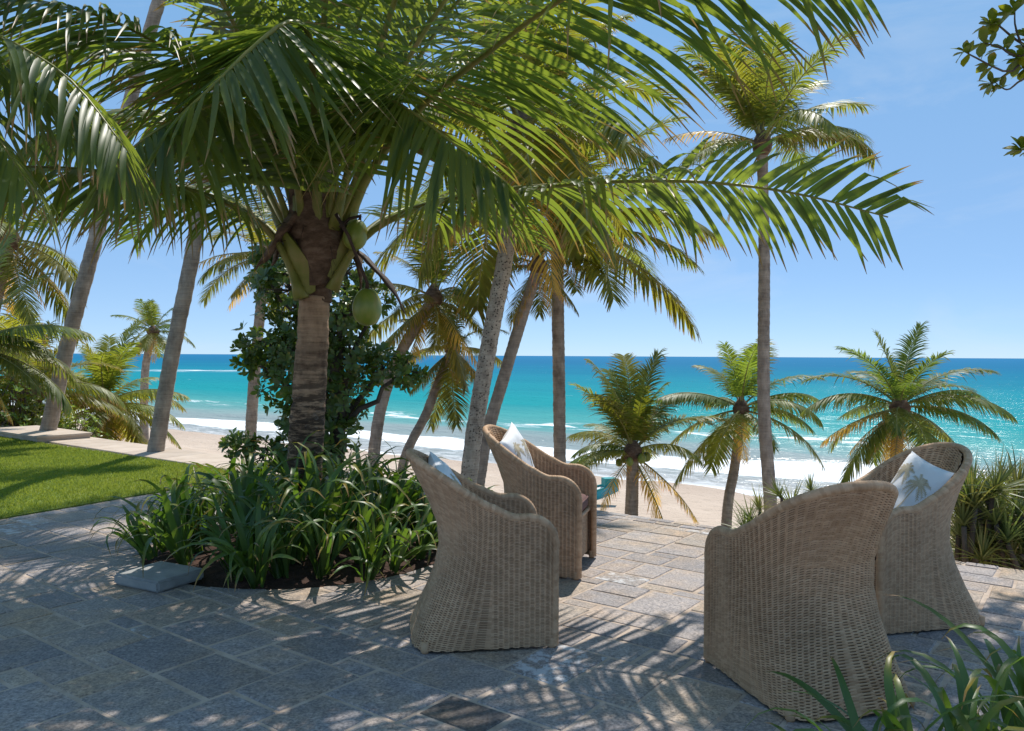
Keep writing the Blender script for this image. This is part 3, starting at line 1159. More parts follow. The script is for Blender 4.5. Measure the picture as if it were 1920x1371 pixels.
S_ = np.linspace(0, 1, 160)
u_ = u_of(S_)
h_ = chair_h(u_) - 0.008
x_, y_ = chair_xy(u_, h_)
top = []
for x, y, z in zip(x_, y_, h_):
    k = 1 - 0.017 / max(0.1, math.hypot(x + 0.0, y)) if x < 0 else None
    top.append(V((x * k, y * k, z)) if k else V((x, y - math.copysign(0.017, y), z)))
legR = [V((0.298, top[0].y, 0.012 + (top[0].z - 0.012) * k / 20)) for k in range(20)]
legL = [V((0.298, top[-1].y, 0.012 + (top[-1].z - 0.012) * k / 20)) for k in range(20)]
m_rim = rolled_tube(legR + top + list(reversed(legL)), 0.021)
m_rail = rolled_tube([V((0.262, -0.262, 0.342)), V((0.262, 0, 0.345)), V((0.262, 0.262, 0.342))], 0.015)
mb = MB()
mb.box((0.045, 0, 0.325), 0.40, 0.41, 0.03)
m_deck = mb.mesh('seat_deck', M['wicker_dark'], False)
mb = MB()
mb.tube([V((0, 0, 0)), V((0, 0, 0.012)), V((0, 0, 0.05))], [0.017, 0.021, 0.021], 10)
m_foot = mb.mesh('foot', M['wicker'])


def rounded_pad(name, sx, sy, sz, mat, e=0.28, n=22, m_=14, wob=0.004):
    mb = MB()
    vs_, fs = [], []
    sgp = lambda c, p: math.copysign(abs(c) ** p, c)
    for i in range(m_ + 1):
        ph = -PI / 2 + PI * i / m_
        for j in range(n * 2):
            th = PI * j / n
            x = sx / 2 * sgp(math.cos(ph), 0.35) * sgp(math.cos(th), e)
            y = sy / 2 * sgp(math.cos(ph), 0.35) * sgp(math.sin(th), e)
            z = sz / 2 * sgp(math.sin(ph), 0.6)
            w = noise.noise(V((x * 9, y * 9, z * 9))) * wob
            vs_.append(V((x, y, z + w)))
    nn = n * 2
    for i in range(m_):
        for j in range(nn):
            j2 = (j + 1) % nn
            fs.append((i * nn + j, i * nn + j2, (i + 1) * nn + j2, (i + 1) * nn + j))
    mb.add(vs_, fs)
    return mb.mesh(name, mat)


m_cush = rounded_pad('seat_cushion', 0.44, 0.43, 0.11, M['cushion'])
mb = MB()
ring = []
for j in range(60):
    t = 2 * PI * j / 60
    sgp = lambda c, p: math.copysign(abs(c) ** p, c)
    ring.append(V((0.219 * sgp(math.cos(t), 0.28), 0.214 * sgp(math.sin(t), 0.28), 0.03)))
mb.tube(ring + [ring[0]], [0.005] * 61, 6, False)
m_pipe = mb.mesh('piping', M['cushion'])


def pillow_pt(u, v, side, sz=0.21):
    th = 0.075 * (max(0, (1 - u * u)) * max(0, (1 - v * v))) ** 0.42
    k = 1 - 0.10 * (1 - u * u) * v * v
    k2 = 1 - 0.10 * (1 - v * v) * u * u
    w = 0.010 * noise.noise(V((u * 2.2, v * 2.2, side * 3.0))) * min(1, 4 * (1 - max(abs(u), abs(v))))
    w += 0.004 * noise.noise(V((u * 6, v * 3, side * 7.0))) * min(1, 4 * (1 - max(abs(u), abs(v))))
    return V((u * sz * k2, v * sz * k, side * (th + w) if th > 0 else 0))


def make_pillow_mesh():
    n = 20
    mb = MB()
    for side in (1, -1):
        vs_, fs = [], []
        for i in range(n + 1):
            for j in range(n + 1):
                vs_.append(pillow_pt(-1 + 2 * i / n, -1 + 2 * j / n, side))
        for i in range(n):
            for j in range(n):
                q = (i * (n + 1) + j, (i + 1) * (n + 1) + j, (i + 1) * (n + 1) + j + 1, i * (n + 1) + j + 1)
                fs.append(q if side > 0 else tuple(reversed(q)))
        mb.add(vs_, fs)
    return mb.mesh('pillow', M['linen'])


def print_mesh():
    """Palm-tree motifs printed on the front of a pillow, lying on its cloth."""
    mb = MB()
    rp = random.Random(4)

    def on(u, v):
        p = pillow_pt(u, v, 1)
        return p + V((0, 0, 0.0016))

    def ribbon(path, w0, w1):
        n = len(path)
        vs_, fs = [], []
        for k, (u, v) in enumerate(path):
            a = path[max(0, k - 1)]
            b_ = path[min(n - 1, k + 1)]
            du, dv = b_[0] - a[0], b_[1] - a[1]
            L = math.hypot(du, dv) + 1e-9
            w = w0 + (w1 - w0) * k / (n - 1)
            vs_ += [on(u - dv / L * w, v + du / L * w), on(u + dv / L * w, v - du / L * w)]
        for k in range(n - 1):
            fs.append((2 * k, 2 * k + 1, 2 * k + 3, 2 * k + 2))
        mb.add(vs_, fs)

    for (cu, cv, r, bu, bv) in ((0.30, 0.28, 0.40, 0.02, -0.62), (-0.46, 0.46, 0.36, -0.78, -0.22), (-0.15, -0.75, 0.18, -0.2, -0.98), (0.85, -0.3, 0.14, 0.8, -0.6)):
        ribbon([(cu + (bu - cu) * t + 0.10 * math.sin(t * 3) * r, cv + (bv - cv) * t) for t in [k / 9 for k in range(10)]], 0.016, 0.026)
        for k in range(13):
            a = -0.25 * PI + 1.5 * PI * k / 12 + rp.uniform(-0.08, 0.08)
            l = r * rp.uniform(0.75, 1.05)
            path = []
            for q in range(8):
                t = q / 7
                path.append((max(-0.97, min(0.97, cu + math.cos(a) * l * t)), max(-0.97, min(0.97, cv + math.sin(a) * l * t - 0.30 * r * t * t))))
            ribbon(path, 0.034, 0.006)
            for q in range(2, 8):
                u0, v0 = path[q]
                for sg in (-1, 1):
                    aa = a + sg * 0.9
                    ll = 0.09 * r / 0.4 * (1.1 - 0.4 * q / 7)
                    ribbon([(u0, v0), (max(-0.97, min(0.97, u0 + math.cos(aa) * ll)), max(-0.97, min(0.97, v0 + math.sin(aa) * ll - 0.03)))], 0.012, 0.004)
    return mb.mesh('print', M['print'])


m_pillow = make_pillow_mesh()
m_print = print_mesh()

CHAIRS = [
    # centre, facing, label, pillow label, cushion label, pillow (x, z, tilt, roll)
    ((-0.127, 4.01), (0.985, 0.15), 'wicker armchair turned sideways nearest the lily bed, facing right', 'white palm print pillow barely showing over the arm of the chair nearest the lily bed',
     'brown seat cushion deep inside the chair nearest the lily bed', (-0.185, 0.68, 24, 8)),
    ((0.21, 5.27), (0.964, -0.265), 'wicker armchair standing farthest back with its brown seat showing from the front', 'white palm print pillow standing up in the wicker chair farthest back',
     'brown seat cushion in sunlight on the wicker chair farthest back', (-0.175, 0.70, 20, 14)),
    ((1.26, 3.40), (-0.26, 0.966), 'large nearest wicker armchair seen from behind, beside the lilies at the corner', 'white pillow almost hidden behind the back of the nearest wicker chair',
     'brown seat cushion hidden inside the nearest wicker chair', (-0.17, 0.655, 24, 0)),
    ((2.08, 4.30), (-0.97, -0.24), 'wicker armchair at the right facing left with two palm motifs on its pillow', 'white pillow with two tan palm motifs in the chair at the right',
     'brown seat cushion hidden inside the wicker chair at the right', (-0.150, 0.645, 27, -12)),
]
feet_xy = [(0.285, 0.283), (0.285, -0.283), (-0.32, 0.275), (-0.32, -0.275)]
for (cx, cy), (fx, fy), lab, plab, clab, (px_, pz_, tilt, roll) in CHAIRS:
    rz = math.atan2(fy, fx)
    ch = thing('wicker_armchair', lab, 'armchair', (cx, cy, 0), rz, 'wicker armchairs on the terrace')
    put('woven_shell', m_outer, ch)
    put('woven_lining', m_inner, ch)
    put('rim', m_rim, ch)
    put('front_panel', m_front, ch)
    put('seat_rail', m_rail, ch)
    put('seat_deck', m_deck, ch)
    for (x, y) in feet_xy:
        put('foot', m_foot, ch, (x, y, 0.001))
    base = Matrix.Translation((cx, cy, 0)) @ Matrix.Rotation(rz, 4, 'Z')
    cu = put('seat_cushion', m_cush)
    cu.matrix_world = base @ Matrix.Translation((0.062, 0, 0.415))
    tag(cu, clab, 'cushion', 'brown seat cushions')
    put('piping', m_pipe, cu)
    pi_ = put('pillow', m_pillow)
    # local +z of the pillow looks forward and a little up, local y is up the back
    pi_.matrix_world = (base @ Matrix.Translation((px_, 0, pz_)) @ Matrix.Rotation(math.radians(-tilt), 4, 'Y')
                        @ Matrix(((0, 0, 1, 0), (1, 0, 0, 0), (0, 1, 0, 0), (0, 0, 0, 1))) @ Matrix.Rotation(math.radians(roll), 4, 'Z'))
    tag(pi_, plab, 'pillow', 'white palm print pillows')
    tag(put('print', m_print, pi_), kind='stuff')

# ------------------------------------------------------------------ palm fronds
UP = V((0, 0, 1))


def frond_frame(pts):
    """Side and upper vectors along a rachis: carried along, pulled back to level."""
    n = len(pts)
    head = pts[-1] - pts[0]
    head.z = 0
    sd = head.cross(UP).normalized() if head.length > 0.05 else V((1, 0, 0))
    out = []
    for k in range(n):
        t = (pts[min(k + 1, n - 1)] - pts[max(k - 1, 0)]).normalized()
        lv = t.cross(UP)
        if lv.length > 0.35:
            lv.normalize()
            if lv.dot(sd) < 0:
                lv = -lv
            sd = sd.lerp(lv, 0.25)
        sd = (sd - t * sd.dot(t)).normalized()
        out.append((t, sd, sd.cross(t)))
    return out


def leaf_len(x):
    return max(0.30, min(1.0, 0.66 + 1.35 * x - 1.62 * x * x))


def leaflets(pts, frames, rng, L, W, per_side, start, grav, segs, fold, lift, sink, age=0.0, roll=(0, 0), angle=(80, 38)):
    """Calls sink(points, width vectors, widths, normals, tint, side, x) for every leaflet of a frond."""
    n = len(pts)
    for sgn in (-1, 1):
        clump = 0.0
        for i in range(per_side):
            x = (i + rng.uniform(-0.3, 0.3)) / per_side
            x = max(0.0, min(0.995, x))
            t = start + (1 - start) * x
            k = t * (n - 1)
            k0 = min(int(k), n - 2)
            fr = k - k0
            o = pts[k0].lerp(pts[k0 + 1], fr)
            T, S, Nn = frames[k0]
            if roll[0] or roll[1]:
                ra = math.radians(roll[0] + (roll[1] - roll[0]) * x ** 2.6)
                S, Nn = S * math.cos(ra) + Nn * math.sin(ra), Nn * math.cos(ra) - S * math.sin(ra)
            if segs > 5 and rng.random() < 0.08:
                continue
            if rng.random() < 0.10:
                clump = rng.uniform(-8, 8)
            a = math.radians(angle[0] + (angle[1] - angle[0]) * x + rng.uniform(-4, 4) + clump)
            lf = lift if not isinstance(lift, tuple) else lift[0] + (lift[1] - lift[0]) * x
            gv = grav if not isinstance(grav, tuple) else grav[0] + (grav[1] - grav[0]) * x
            el = math.radians(lf + rng.uniform(-7, 7))
            out = (S * sgn) * math.cos(el) + Nn * math.sin(el)
            d = (T * math.cos(a) + out * math.sin(a)).normalized()
            l = L * leaf_len(x) * rng.uniform(0.88, 1.08)
            if rng.random() < 0.11:
                l *= rng.uniform(0.45, 0.8)
            g = gv * rng.uniform(0.75, 1.3)
            p = o.copy()
            P, Wv, Ws, Ns = [], [], [], []
            kink = rng.random() < 0.08
            for q in range(segs + 1):
                xx = q / segs
                wv = T - d * T.dot(d)
                if wv.length < 0.2:
                    wv = d.cross(UP)
                wv.normalize()
                nr = d.cross(wv)
                if nr.z < 0:
                    nr = -nr
                P.append(p.copy())
                Wv.append(wv)
                Ns.append(nr)
                Ws.append(W * min(1.0, 0.4 + xx * 3.6) * max(0.06, 1 - xx ** 2.6) * (0.75 + 0.25 * leaf_len(x)))
                d = d + V((0, 0, -g * (0.25 + xx))) / segs
                if kink and q == segs // 2:
                    d.z -= 0.9
                d += V((rng.uniform(-1, 1), rng.uniform(-1, 1), rng.uniform(-1, 1))) * 0.05
                d.normalize()
                p = p + d * (l / segs)
            sink(P, Wv, Ws, Ns, min(1, max(0, rng.gauss(0.38 + age, 0.22))), sgn, x)


# unit fronds for the palms that stand farther off
FROND = {}


def unit_frond(el, seed, dry):
    key = (el, seed, dry)
    if key in FROND:
        return FROND[key]
    rng = random.Random(hash((el, seed, int(dry))) & 0xffff)
    N = 14
    bend = {80: 26, 62: 40, 45: 54, 28: 58, 10: 54, -10: 42, -35: 28, -60: 12}[el] * rng.uniform(0.6, 1.4)
    side = rng.uniform(-32, 32)
    p = V((0, 0, 0))
    P = [p.copy()]
    for k in range(1, N):
        t = k / (N - 1)
        e = math.radians(el - bend * t ** 1.4)
        az = math.radians(side * t * t)
        p = p + V((math.cos(e) * math.cos(az), math.cos(e) * math.sin(az), math.sin(e))) / (N - 1)
        P.append(p.copy())
    mb = MB()
    mb.tube(P, [0.011 * (1 - 0.85 * k / (N - 1)) + 0.006 * max(0, 1 - k / 2.5) for k in range(N)], 5, False, mi=1)
    fr = frond_frame(P)
    leaflets(P, fr, rng, 0.30 if not dry else 0.24, 0.0160 if not dry else 0.013, 72 if not dry else 36, 0.15, rng.uniform(0.6, 1.2) if not dry else 1.6, 4, 0, rng.uniform(-4, 14) if el > 30 else rng.uniform(-28, -4),
             lambda P_, W_, Ws, Ns, t, s, x: mb.strip(P_, W_, Ws, tint=t), age=-0.08 if el > 30 else 0.08, angle=(76, 34))
    me = mb.mesh('frond', [M['frond_far'], M['rachis_far']])
    FROND[key] = me
    return me


ELS = [80, 62, 45, 28, 10, -10, -35, -60]


def trunk_mesh(pts, r0, r1, mat, rings=170, segs=12, flare=0.35, amp=0.022, seed=0):
    P, L = resample(catmull(pts, 40), rings)
    rng = random.Random(seed)
    rad = []
    for k in range(rings):
        t = k / (rings - 1)
        r = r0 + (r1 - r0) * t ** 0.8
        r *= 1 + flare * math.exp(-t * L / 0.22)
        r *= 1 + amp * (1 - 2 * ((k % 3) / 2.0)) + rng.uniform(-1, 1) * amp * 0.6
        rad.append(r)
    mb = MB()
    mb.tube(P, rad, segs, True, side=V((1, 0, 0)))
    for i, v in enumerate(mb.v):
        mb.v[i] = v + V((1, 1, 0)) * (noise.noise(v * 5.0) * r0 * 0.05)
    return mb.mesh('trunk', mat)


def palm(label, crown, base, via, r0, r1, L, n, seed, name='coconut_palm', tmat='trunk', lo=-45, hi=82, extra=(), dry=2, col=(1, 1, 1), lean=(0, 0), nuts=0, az_rng=None, clear=False, group='coconut palms beyond the terrace'):
    rng = random.Random(seed)
    root = thing(name, label, 'palm tree', base, 0, group)
    path = [V((0, 0, -0.3))] + [v - base for v in via] + [crown - base]
    put('trunk', trunk_mesh(path, r0, r1, M[tmat], seed=seed), root)
    c = crown - base
    mb = MB()
    k = L / 3.0
    mb.tube([c + V((0, 0, z * k)) for z in (-0.25, -0.12, 0.05, 0.25, 0.45)], [r1 * 1.05, r1 * 1.7, r1 * 1.9, r1 * 1.2, r1 * 0.3], 9)
    mb.build('crown_heart', M['fibre'], root)
    az = rng.uniform(0, 360)
    specs = []
    for i in range(n):
        az += 137.5 + rng.uniform(-14, 14)
        el = hi - (hi - lo) * ((i + 0.5) / n) ** 1.05 + rng.uniform(-14, 14)
        a_ = az % 360
        if clear and 215 < a_ < 325 and el < 48:
            a_ = (a_ + (100 if a_ > 270 else -100)) % 360
        if az_rng:
            a_ = az_rng[0] + (az_rng[1] - az_rng[0]) * ((i * 0.618) % 1)
        specs.append((a_, el, rng.uniform(0.68, 1.10), False))
    for i in range(dry):
        specs.append((rng.uniform(0, 360), rng.uniform(-60, -25), rng.uniform(0.6, 0.85), True))
    for e in extra:
        specs.append(e if len(e) == 4 else (*e, False))
    for a_, el, k, dr in specs:
        e = min(ELS, key=lambda q: abs(q - el))
        o = put('frond', unit_frond(e, rng.randrange(4), dr), root, c + V((0, 0, 0.12 * L / 3 * (el / 80))))
        s = L * k
        o.scale = (s, s, s)
        o.rotation_euler = (math.radians(lean[0]), math.radians(lean[1]) + math.radians(e - el) * 0.8 * 0, math.radians(a_))
        q = rng.uniform(0.85, 1.15)
        if dr:
            o.color = (3.2 * q, 1.75 * q, 1.9 * q, 1)
        else:
            y = rng.uniform(0.95, 1.25) if el < 0 else rng.uniform(0.85, 1.1)
            o.color = (col[0] * q * y, col[1] * q, col[2] * q, 1)
    for i in range(nuts):
        t = 2 * PI * i / max(1, nuts) + rng.random()
        o = put('coconut', m_nut, root, c + V((math.cos(t) * r1 * 2.3, math.sin(t) * r1 * 2.3, -0.12 * k - rng.random() * 0.15)))
        s = rng.uniform(0.75, 0.95)
        o.scale = (s, s, s)
    return root


def nut_mesh():
    mb = MB()
    vs_, fs = [], []
    n, m_ = 20, 14
    for i in range(m_ + 1):
        ph = -PI / 2 + PI * i / m_
        for j in range(n):
            th = 2 * PI * j / n
            tri = 1 + 0.05 * math.cos(3 * th)
            r = 0.098 * math.cos(ph) ** 0.92 * tri if i not in (0, m_) else 0.0005
            z = 0.118 * math.sin(ph)
            r *= 1 - 0.10 * (z / 0.118)
            vs_.append(V((r * math.cos(th), r * math.sin(th), z)))
    for i in range(m_):
        for j in range(n):
            j2 = (j + 1) % n
            fs.append((i * n + j, i * n + j2, (i + 1) * n + j2, (i + 1) * n + j))
    mb.add(vs_, fs)
    return mb.mesh('coconut', M['coconut'])


m_nut = nut_mesh()


def foot(px, d, off=0.0):
    """Where a stem at column px and distance d stands on the ground."""
    x = (px - 960) / F * d
    a = x * A.x + d * A.y
    b_ = x * B.x + d * B.y
    return V((x, d, ground_z(a, b_) + off))


# tall leaning palms behind the lawn
palm('tall leaning palm whose trunk stands at the end of the low wall', pt(400, -330, 13.8), V((pt(80, 822, 13.2).x, 13.2, 0.0)), [pt(128, 640, 13.3), pt(178, 455, 13.4), pt(256, 150, 13.6)],
     0.125, 0.105, 3.0, 12, 11, dry=2, col=(1.0, 0.95, 0.9))
palm('tall leaning palm rising through the pale coping by the lawn', pt(640, -440, 11.8), V((pt(285, 852, 11.15).x, 11.15, 0.0)), [pt(318, 690, 11.15), pt(362, 470, 11.2), pt(425, 120, 11.4)],
     0.108, 0.095, 2.7, 12, 12, dry=2)
# the cluster behind the chairs
palm('thick palm with dark spotted pale bark behind the far chair', pt(975, 250, 12.0), foot(862, 11.8), [pt(884, 860, 11.8), pt(918, 640, 11.8), pt(948, 470, 11.9)],
     0.135, 0.12, 3.3, 24, 13, tmat='trunk_spot', dry=2, col=(1.25, 1.15, 0.8), nuts=0)
palm('slender leaning palm right behind the spotted trunk', pt(1008, 500, 14.2), foot(880, 14.0), [pt(905, 860, 14), pt(950, 690, 14.1), pt(988, 565, 14.2)],
     0.125, 0.10, 1.5, 13, 14, dry=4, col=(1.1, 0.95, 0.8), lo=-25, clear=True)
palm('straight ringed palm rising above the far chair', pt(1043, 440, 15.8), foot(1055, 16), [pt(1051, 870, 16), pt(1048, 700, 15.9), pt(1044, 520, 15.8)],
     0.125, 0.125, 3.3, 18, 15, dry=0, lo=2, clear=True, col=(1.2, 1.1, 0.8), extra=((-12, 20, 1.0), (170, 25, 0.9), (-60, -15, 0.8), (30, 50, 1.0), (10, 62, 1.0)))
palm('tall single palm standing against the open sky right of centre', pt(1425, 275, 14.8), foot(1452, 14.6), [pt(1447, 950, 14.6), pt(1433, 760, 14.7), pt(1431, 480, 14.8)],
     0.135, 0.10, 2.3, 12, 16, dry=1, lo=8, hi=88, col=(1.15, 1.1, 0.85), extra=((20, 45, 1.1), (5, 28, 1.05), (160, 28, 0.8, True), (185, 62, 1.0), (90, 80, 1.1), (30, 62, 1.1)))
palm('short bushy palm whose base hides at the terrace edge near the boat', pt(1188, 850, 17), foot(1182, 17), [pt(1186, 960, 17)],
     0.17, 0.13, 2.0, 18, 17, dry=2, lo=6, hi=88, clear=True, col=(1.2, 1.15, 0.85), nuts=5, extra=((175, 10, 0.8), (90, 80, 1.15), (40, 80, 1.1), (200, 62, 1.0), (-20, -60, 1.1, True), (0, -35, 1.05, True), (185, 28, 0.7)))
palm('slim palm with thin swept fronds just left of the tall single trunk', pt(1390, 768, 17.5), foot(1362, 17.2), [pt(1366, 960, 17.2), pt(1380, 870, 17.4)],
     0.13, 0.10, 1.95, 14, 18, dry=5, lo=-38, hi=88, col=(1.0, 1.05, 0.85), nuts=4, extra=((0, 28, 1.0), (10, 45, 1.0), (170, 28, 1.0), (-5, -10, 1.1), (185, -35, 1.1)))
palm('full round headed palm at the right above the chair with the palm pillow', pt(1688, 766, 15.5), foot(1676, 15.3), [pt(1682, 880, 15.4)],
     0.13, 0.11, 1.85, 20, 19, dry=7, lo=-38, hi=88, col=(0.9, 1.0, 0.9), nuts=4, extra=((0, 28, 1.05), (-10, 10, 1.0, False), (160, 45, 1.05), (180, -10, 0.9, True), (185, -35, 1.1), (10, 45, 1.1)))
palm('leaning palm behind the dark leafy tree with its head in its foliage', pt(812, 560, 14.6), foot(688, 14.2), [pt(705, 820, 14.3), pt(735, 700, 14.4), pt(780, 610, 14.5)],
     0.12, 0.10, 1.9, 16, 20, dry=4, lo=-60, col=(1.1, 1.0, 0.8))
palm('thin leaning palm with a drooping head left of the spotted trunk', pt(848, 655, 15.6), foot(738, 15), [pt(756, 875, 15.1), pt(800, 775, 15.3), pt(832, 690, 15.5)],
     0.10, 0.085, 1.55, 15, 21, dry=5, lo=-65, col=(1.05, 0.95, 0.8))
palm('slender palm with few tan fronds left of the dark leafy tree', pt(497, 480, 18), foot(466, 18), [pt(472, 780, 18), pt(482, 650, 18)],
     0.145, 0.11, 1.9, 13, 22, dry=4, lo=-60, col=(1.15, 1.0, 0.85), extra=((180, 10, 1.0, True), (175, -10, 1.0)))
# far left
palm('small distant palm standing before the sea between the two leaning trunks', pt(287, 622, 36), foot(270, 36), [pt(272, 700, 36)],
     0.2, 0.16, 2.0, 18, 23, dry=2, lo=-50, col=(0.85, 0.95, 0.95))
palm('stemless bushy palm spreading its fronds between the two leaning trunks', pt(196, 760, 20), foot(192, 20), [pt(194, 800, 20)],
     0.2, 0.2, 2.1, 30, 24, dry=6, lo=-42, col=(1.45, 1.3, 0.95))
palm('dry yellowing bushy palm just left of the first leaning trunk', pt(55, 740, 17), foot(50, 17), [pt(52, 800, 17)],
     0.2, 0.18, 2.3, 28, 25, dry=8, lo=-40, col=(1.5, 1.25, 0.9))
palm('leafy palm at the left margin with a long level frond', pt(-55, 650, 11.5), foot(-70, 11.5), [pt(-62, 760, 11.5)],
     0.16, 0.13, 1.6, 14, 26, dry=2, lo=-18, extra=((0, 10, 0.85), (5, 28, 0.75), (-8, -10, 0.8)))
palm('taller palm at the left margin with hanging brown fronds', pt(18, 452, 15), foot(-60, 15), [pt(-40, 700, 15), pt(-8, 560, 15)],
     0.14, 0.11, 2.1, 16, 27, dry=6, lo=-60, col=(1.0, 1.0, 0.9))

# ------------------------------------------------------------------ the palm in the bed
BASE = V((BED_C.x - 0.08, 6.15, 0))
HEART = pt(592, 520, 6.15)
mp = thing('coconut_palm', 'nearest young palm with green coconuts growing from the round lily bed', 'palm tree', BASE, 0, 'coconut palms beyond the terrace')
path = [V((0.02, 0, -0.2)), pt(570, 930, 6.15) - BASE, pt(580, 740, 6.15) - BASE, pt(590, 555, 6.15) - BASE]
# the stem, ringed with leaf scars
P, L = resample(catmull(path, 40), 130)
rng = random.Random(3)
mb = MB()
rad = []
step = 0
for k in range(130):
    t = k / 129
    r = 0.150 - 0.035 * t + 0.05 * math.exp(-t * L / 0.18)
    if step <= 0:
        step = rng.choice((2, 3, 3, 4, 5, 6))
        span, dep = step, rng.uniform(0.015, 0.055)
    saw = step / span
    step -= 1
    rad.append(r * (1.0 + dep * (saw - 0.5)) + rng.uniform(-1, 1) * 0.002)
mb.tube(P, rad, 28, True, side=V((1, 0, 0)))
for i, v in enumerate(mb.v):
    mb.v[i] = v + V((v.x, v.y, 0)).normalized() * (noise.noise(V((v.x * 8, v.y * 8, v.z * 16))) * 0.010) + V((0, 0, noise.noise(V((v.x * 9, v.y * 9, v.z * 3))) * 0.012))
mb.build('trunk', M['trunk_main'], mp)

# fibre sheath round the heart
mb = MB()
hp = [pt(590, 566, 6.15), pt(592, 545, 6.15), pt(598, 505, 6.15), pt(602, 470, 6.15), pt(598, 430, 6.15), pt(592, 390, 6.15), pt(590, 340, 6.15), pt(590, 280, 6.2), pt(592, 230, 6.25)]
hr = [0.110, 0.15, 0.205, 0.198, 0.178, 0.172, 0.14, 0.10, 0.05]
P, _ = resample(catmull([p - BASE for p in hp], 60), 60)
rad = [np.interp(k / 59, [i / 8 for i in range(9)], hr) * (1 + 0.012 * math.sin(k * 0.9)) for k in range(60)]
mb.tube(P, rad, 30, True, side=V((1, 0, 0)))
for i, v in enumerate(mb.v):
    c = P[min(59, i // 30)]
    dd = V((v.x - c.x, v.y - c.y, 0))
    mb.v[i] = v + dd * (noise.noise(V((v.x * 6, v.y * 6, v.z * 7))) * 0.30 + noise.noise(V((v.x * 15, v.y * 15, v.z * 22))) * 0.14)
mb.build('fibre_sheath', M['fibre'], mp)


def sheath(name, pts, widths, mat, thick=0.02):
    """A dry leaf-base sheath or flower spathe: a curved blade with thickness."""
    P, _ = resample(catmull([p - BASE for p in pts], 20), 16)
    mb = MB()
    mb.tube(P, [np.interp(k / 15, [i / (len(widths) - 1) for i in range(len(widths))], widths) for k in range(16)], 10, True, flat=0.35)
    for i, v in enumerate(mb.v):
        mb.v[i] = v + V((noise.noise(v * 9), noise.noise(v * 9 + V((5, 0, 0))), noise.noise(v * 9 + V((0, 7, 0))))) * thick
    return mb.build(name, mat, mp)


sheath('fibre_flap', [pt(555, 400, 6.05), pt(520, 450, 6.0), pt(490, 490, 6.0), pt(478, 508, 6.0)], [0.10, 0.11, 0.08, 0.015], M['fibre'], 0.03)
sheath('fibre_flap', [pt(570, 410, 6.3), pt(530, 460, 6.25), pt(510, 500, 6.2)], [0.10, 0.10, 0.02], M['fibre'], 0.03)
sheath('fibre_flap', [pt(640, 440, 6.2), pt(672, 490, 6.2), pt(676, 545, 6.2)], [0.08, 0.09, 0.02], M['fibre'], 0.03)
sheath('dry_spathe', [pt(640, 450, 6.05), pt(690, 490, 6.0), pt(730, 535, 5.95), pt(760, 590, 5.95)], [0.03, 0.055, 0.05, 0.006], M['spathe'], 0.01)

SP, _ = resample(catmull([p - BASE for p in hp], 60), 60)
SR = [np.interp(k / 59, [i / 8 for i in range(9)], hr) for k in range(60)]


def wrapped(name, mat, th0, th1, k0, k1, w0, w1, lift0, lift1, seed=0):
    """A leaf base clasping the heart: a thick curved patch that runs up round it."""
    mb = MB()
    n, m_ = 14, 11
    for layer in (0, 1):
        vs_, fs = [], []
        for i in range(n + 1):
            t = i / n
            k = k0 + (k1 - k0) * t
            q = min(58, int(k))
            c = SP[q].lerp(SP[q + 1], k - q)
            r0_ = SR[q] + (SR[q + 1] - SR[q]) * (k - q)
            th = math.radians(th0 + (th1 - th0) * t ** 1.3)
            w = w0 + (w1 - w0) * smooth(t)
            for j in range(m_ + 1):
                x = -1 + 2 * j / m_
                edge = 1 - abs(x) ** 3
                a = th + x * w
                r = r0_ * 1.06 + (lift0 + (lift1 - lift0) * t * t) + (0.022 * edge if layer == 0 else -0.012)
                nz = noise.noise(V((x * 2 + seed, t * 4, layer))) * 0.006
                vs_.append(c + V((math.cos(a), math.sin(a), 0)) * (r + nz) + V((0, 0, -0.035 * (1 - x * x) * (1 - t))))
        for i in range(n):
            for j in range(m_):
                a = i * (m_ + 1) + j
                f = (a, a + 1, a + m_ + 2, a + m_ + 1)
                fs.append(f if layer == 0 else tuple(reversed(f)))
        mb.add(vs_, fs)
    return mb.build(name, mat, mp)


wrapped('leaf_base', M['petiole'], -112, -168, 3, 27, 0.62, 0.20, 0.015, 0.13)
wrapped('leaf_base', M['petiole'], -32, -6, 8, 29, 0.45, 0.20, 0.01, 0.12, 3)
wrapped('leaf_base', M['fibre'], -75, -85, 14, 33, 0.95, 0.55, 0.0, 0.03, 5)
wrapped('leaf_base', M['fibre'], -140, -120, 20, 38, 0.7, 0.35, 0.0, 0.03, 7)
wrapped('leaf_base', M['fibre'], -40, -55, 22, 40, 0.7, 0.35, 0.0, 0.03, 9)
wrapped('leaf_base', M['petiole'], -60, -62, 27, 46, 0.30, 0.20, 0.012, 0.03, 11)
wrapped('leaf_base', M['petiole'], -120, -124, 29, 48, 0.30, 0.20, 0.012, 0.03, 13)
wrapped('leaf_base', M['fibre'], -90, -90, 6, 18, 0.85, 0.75, 0.004, 0.0, 15)
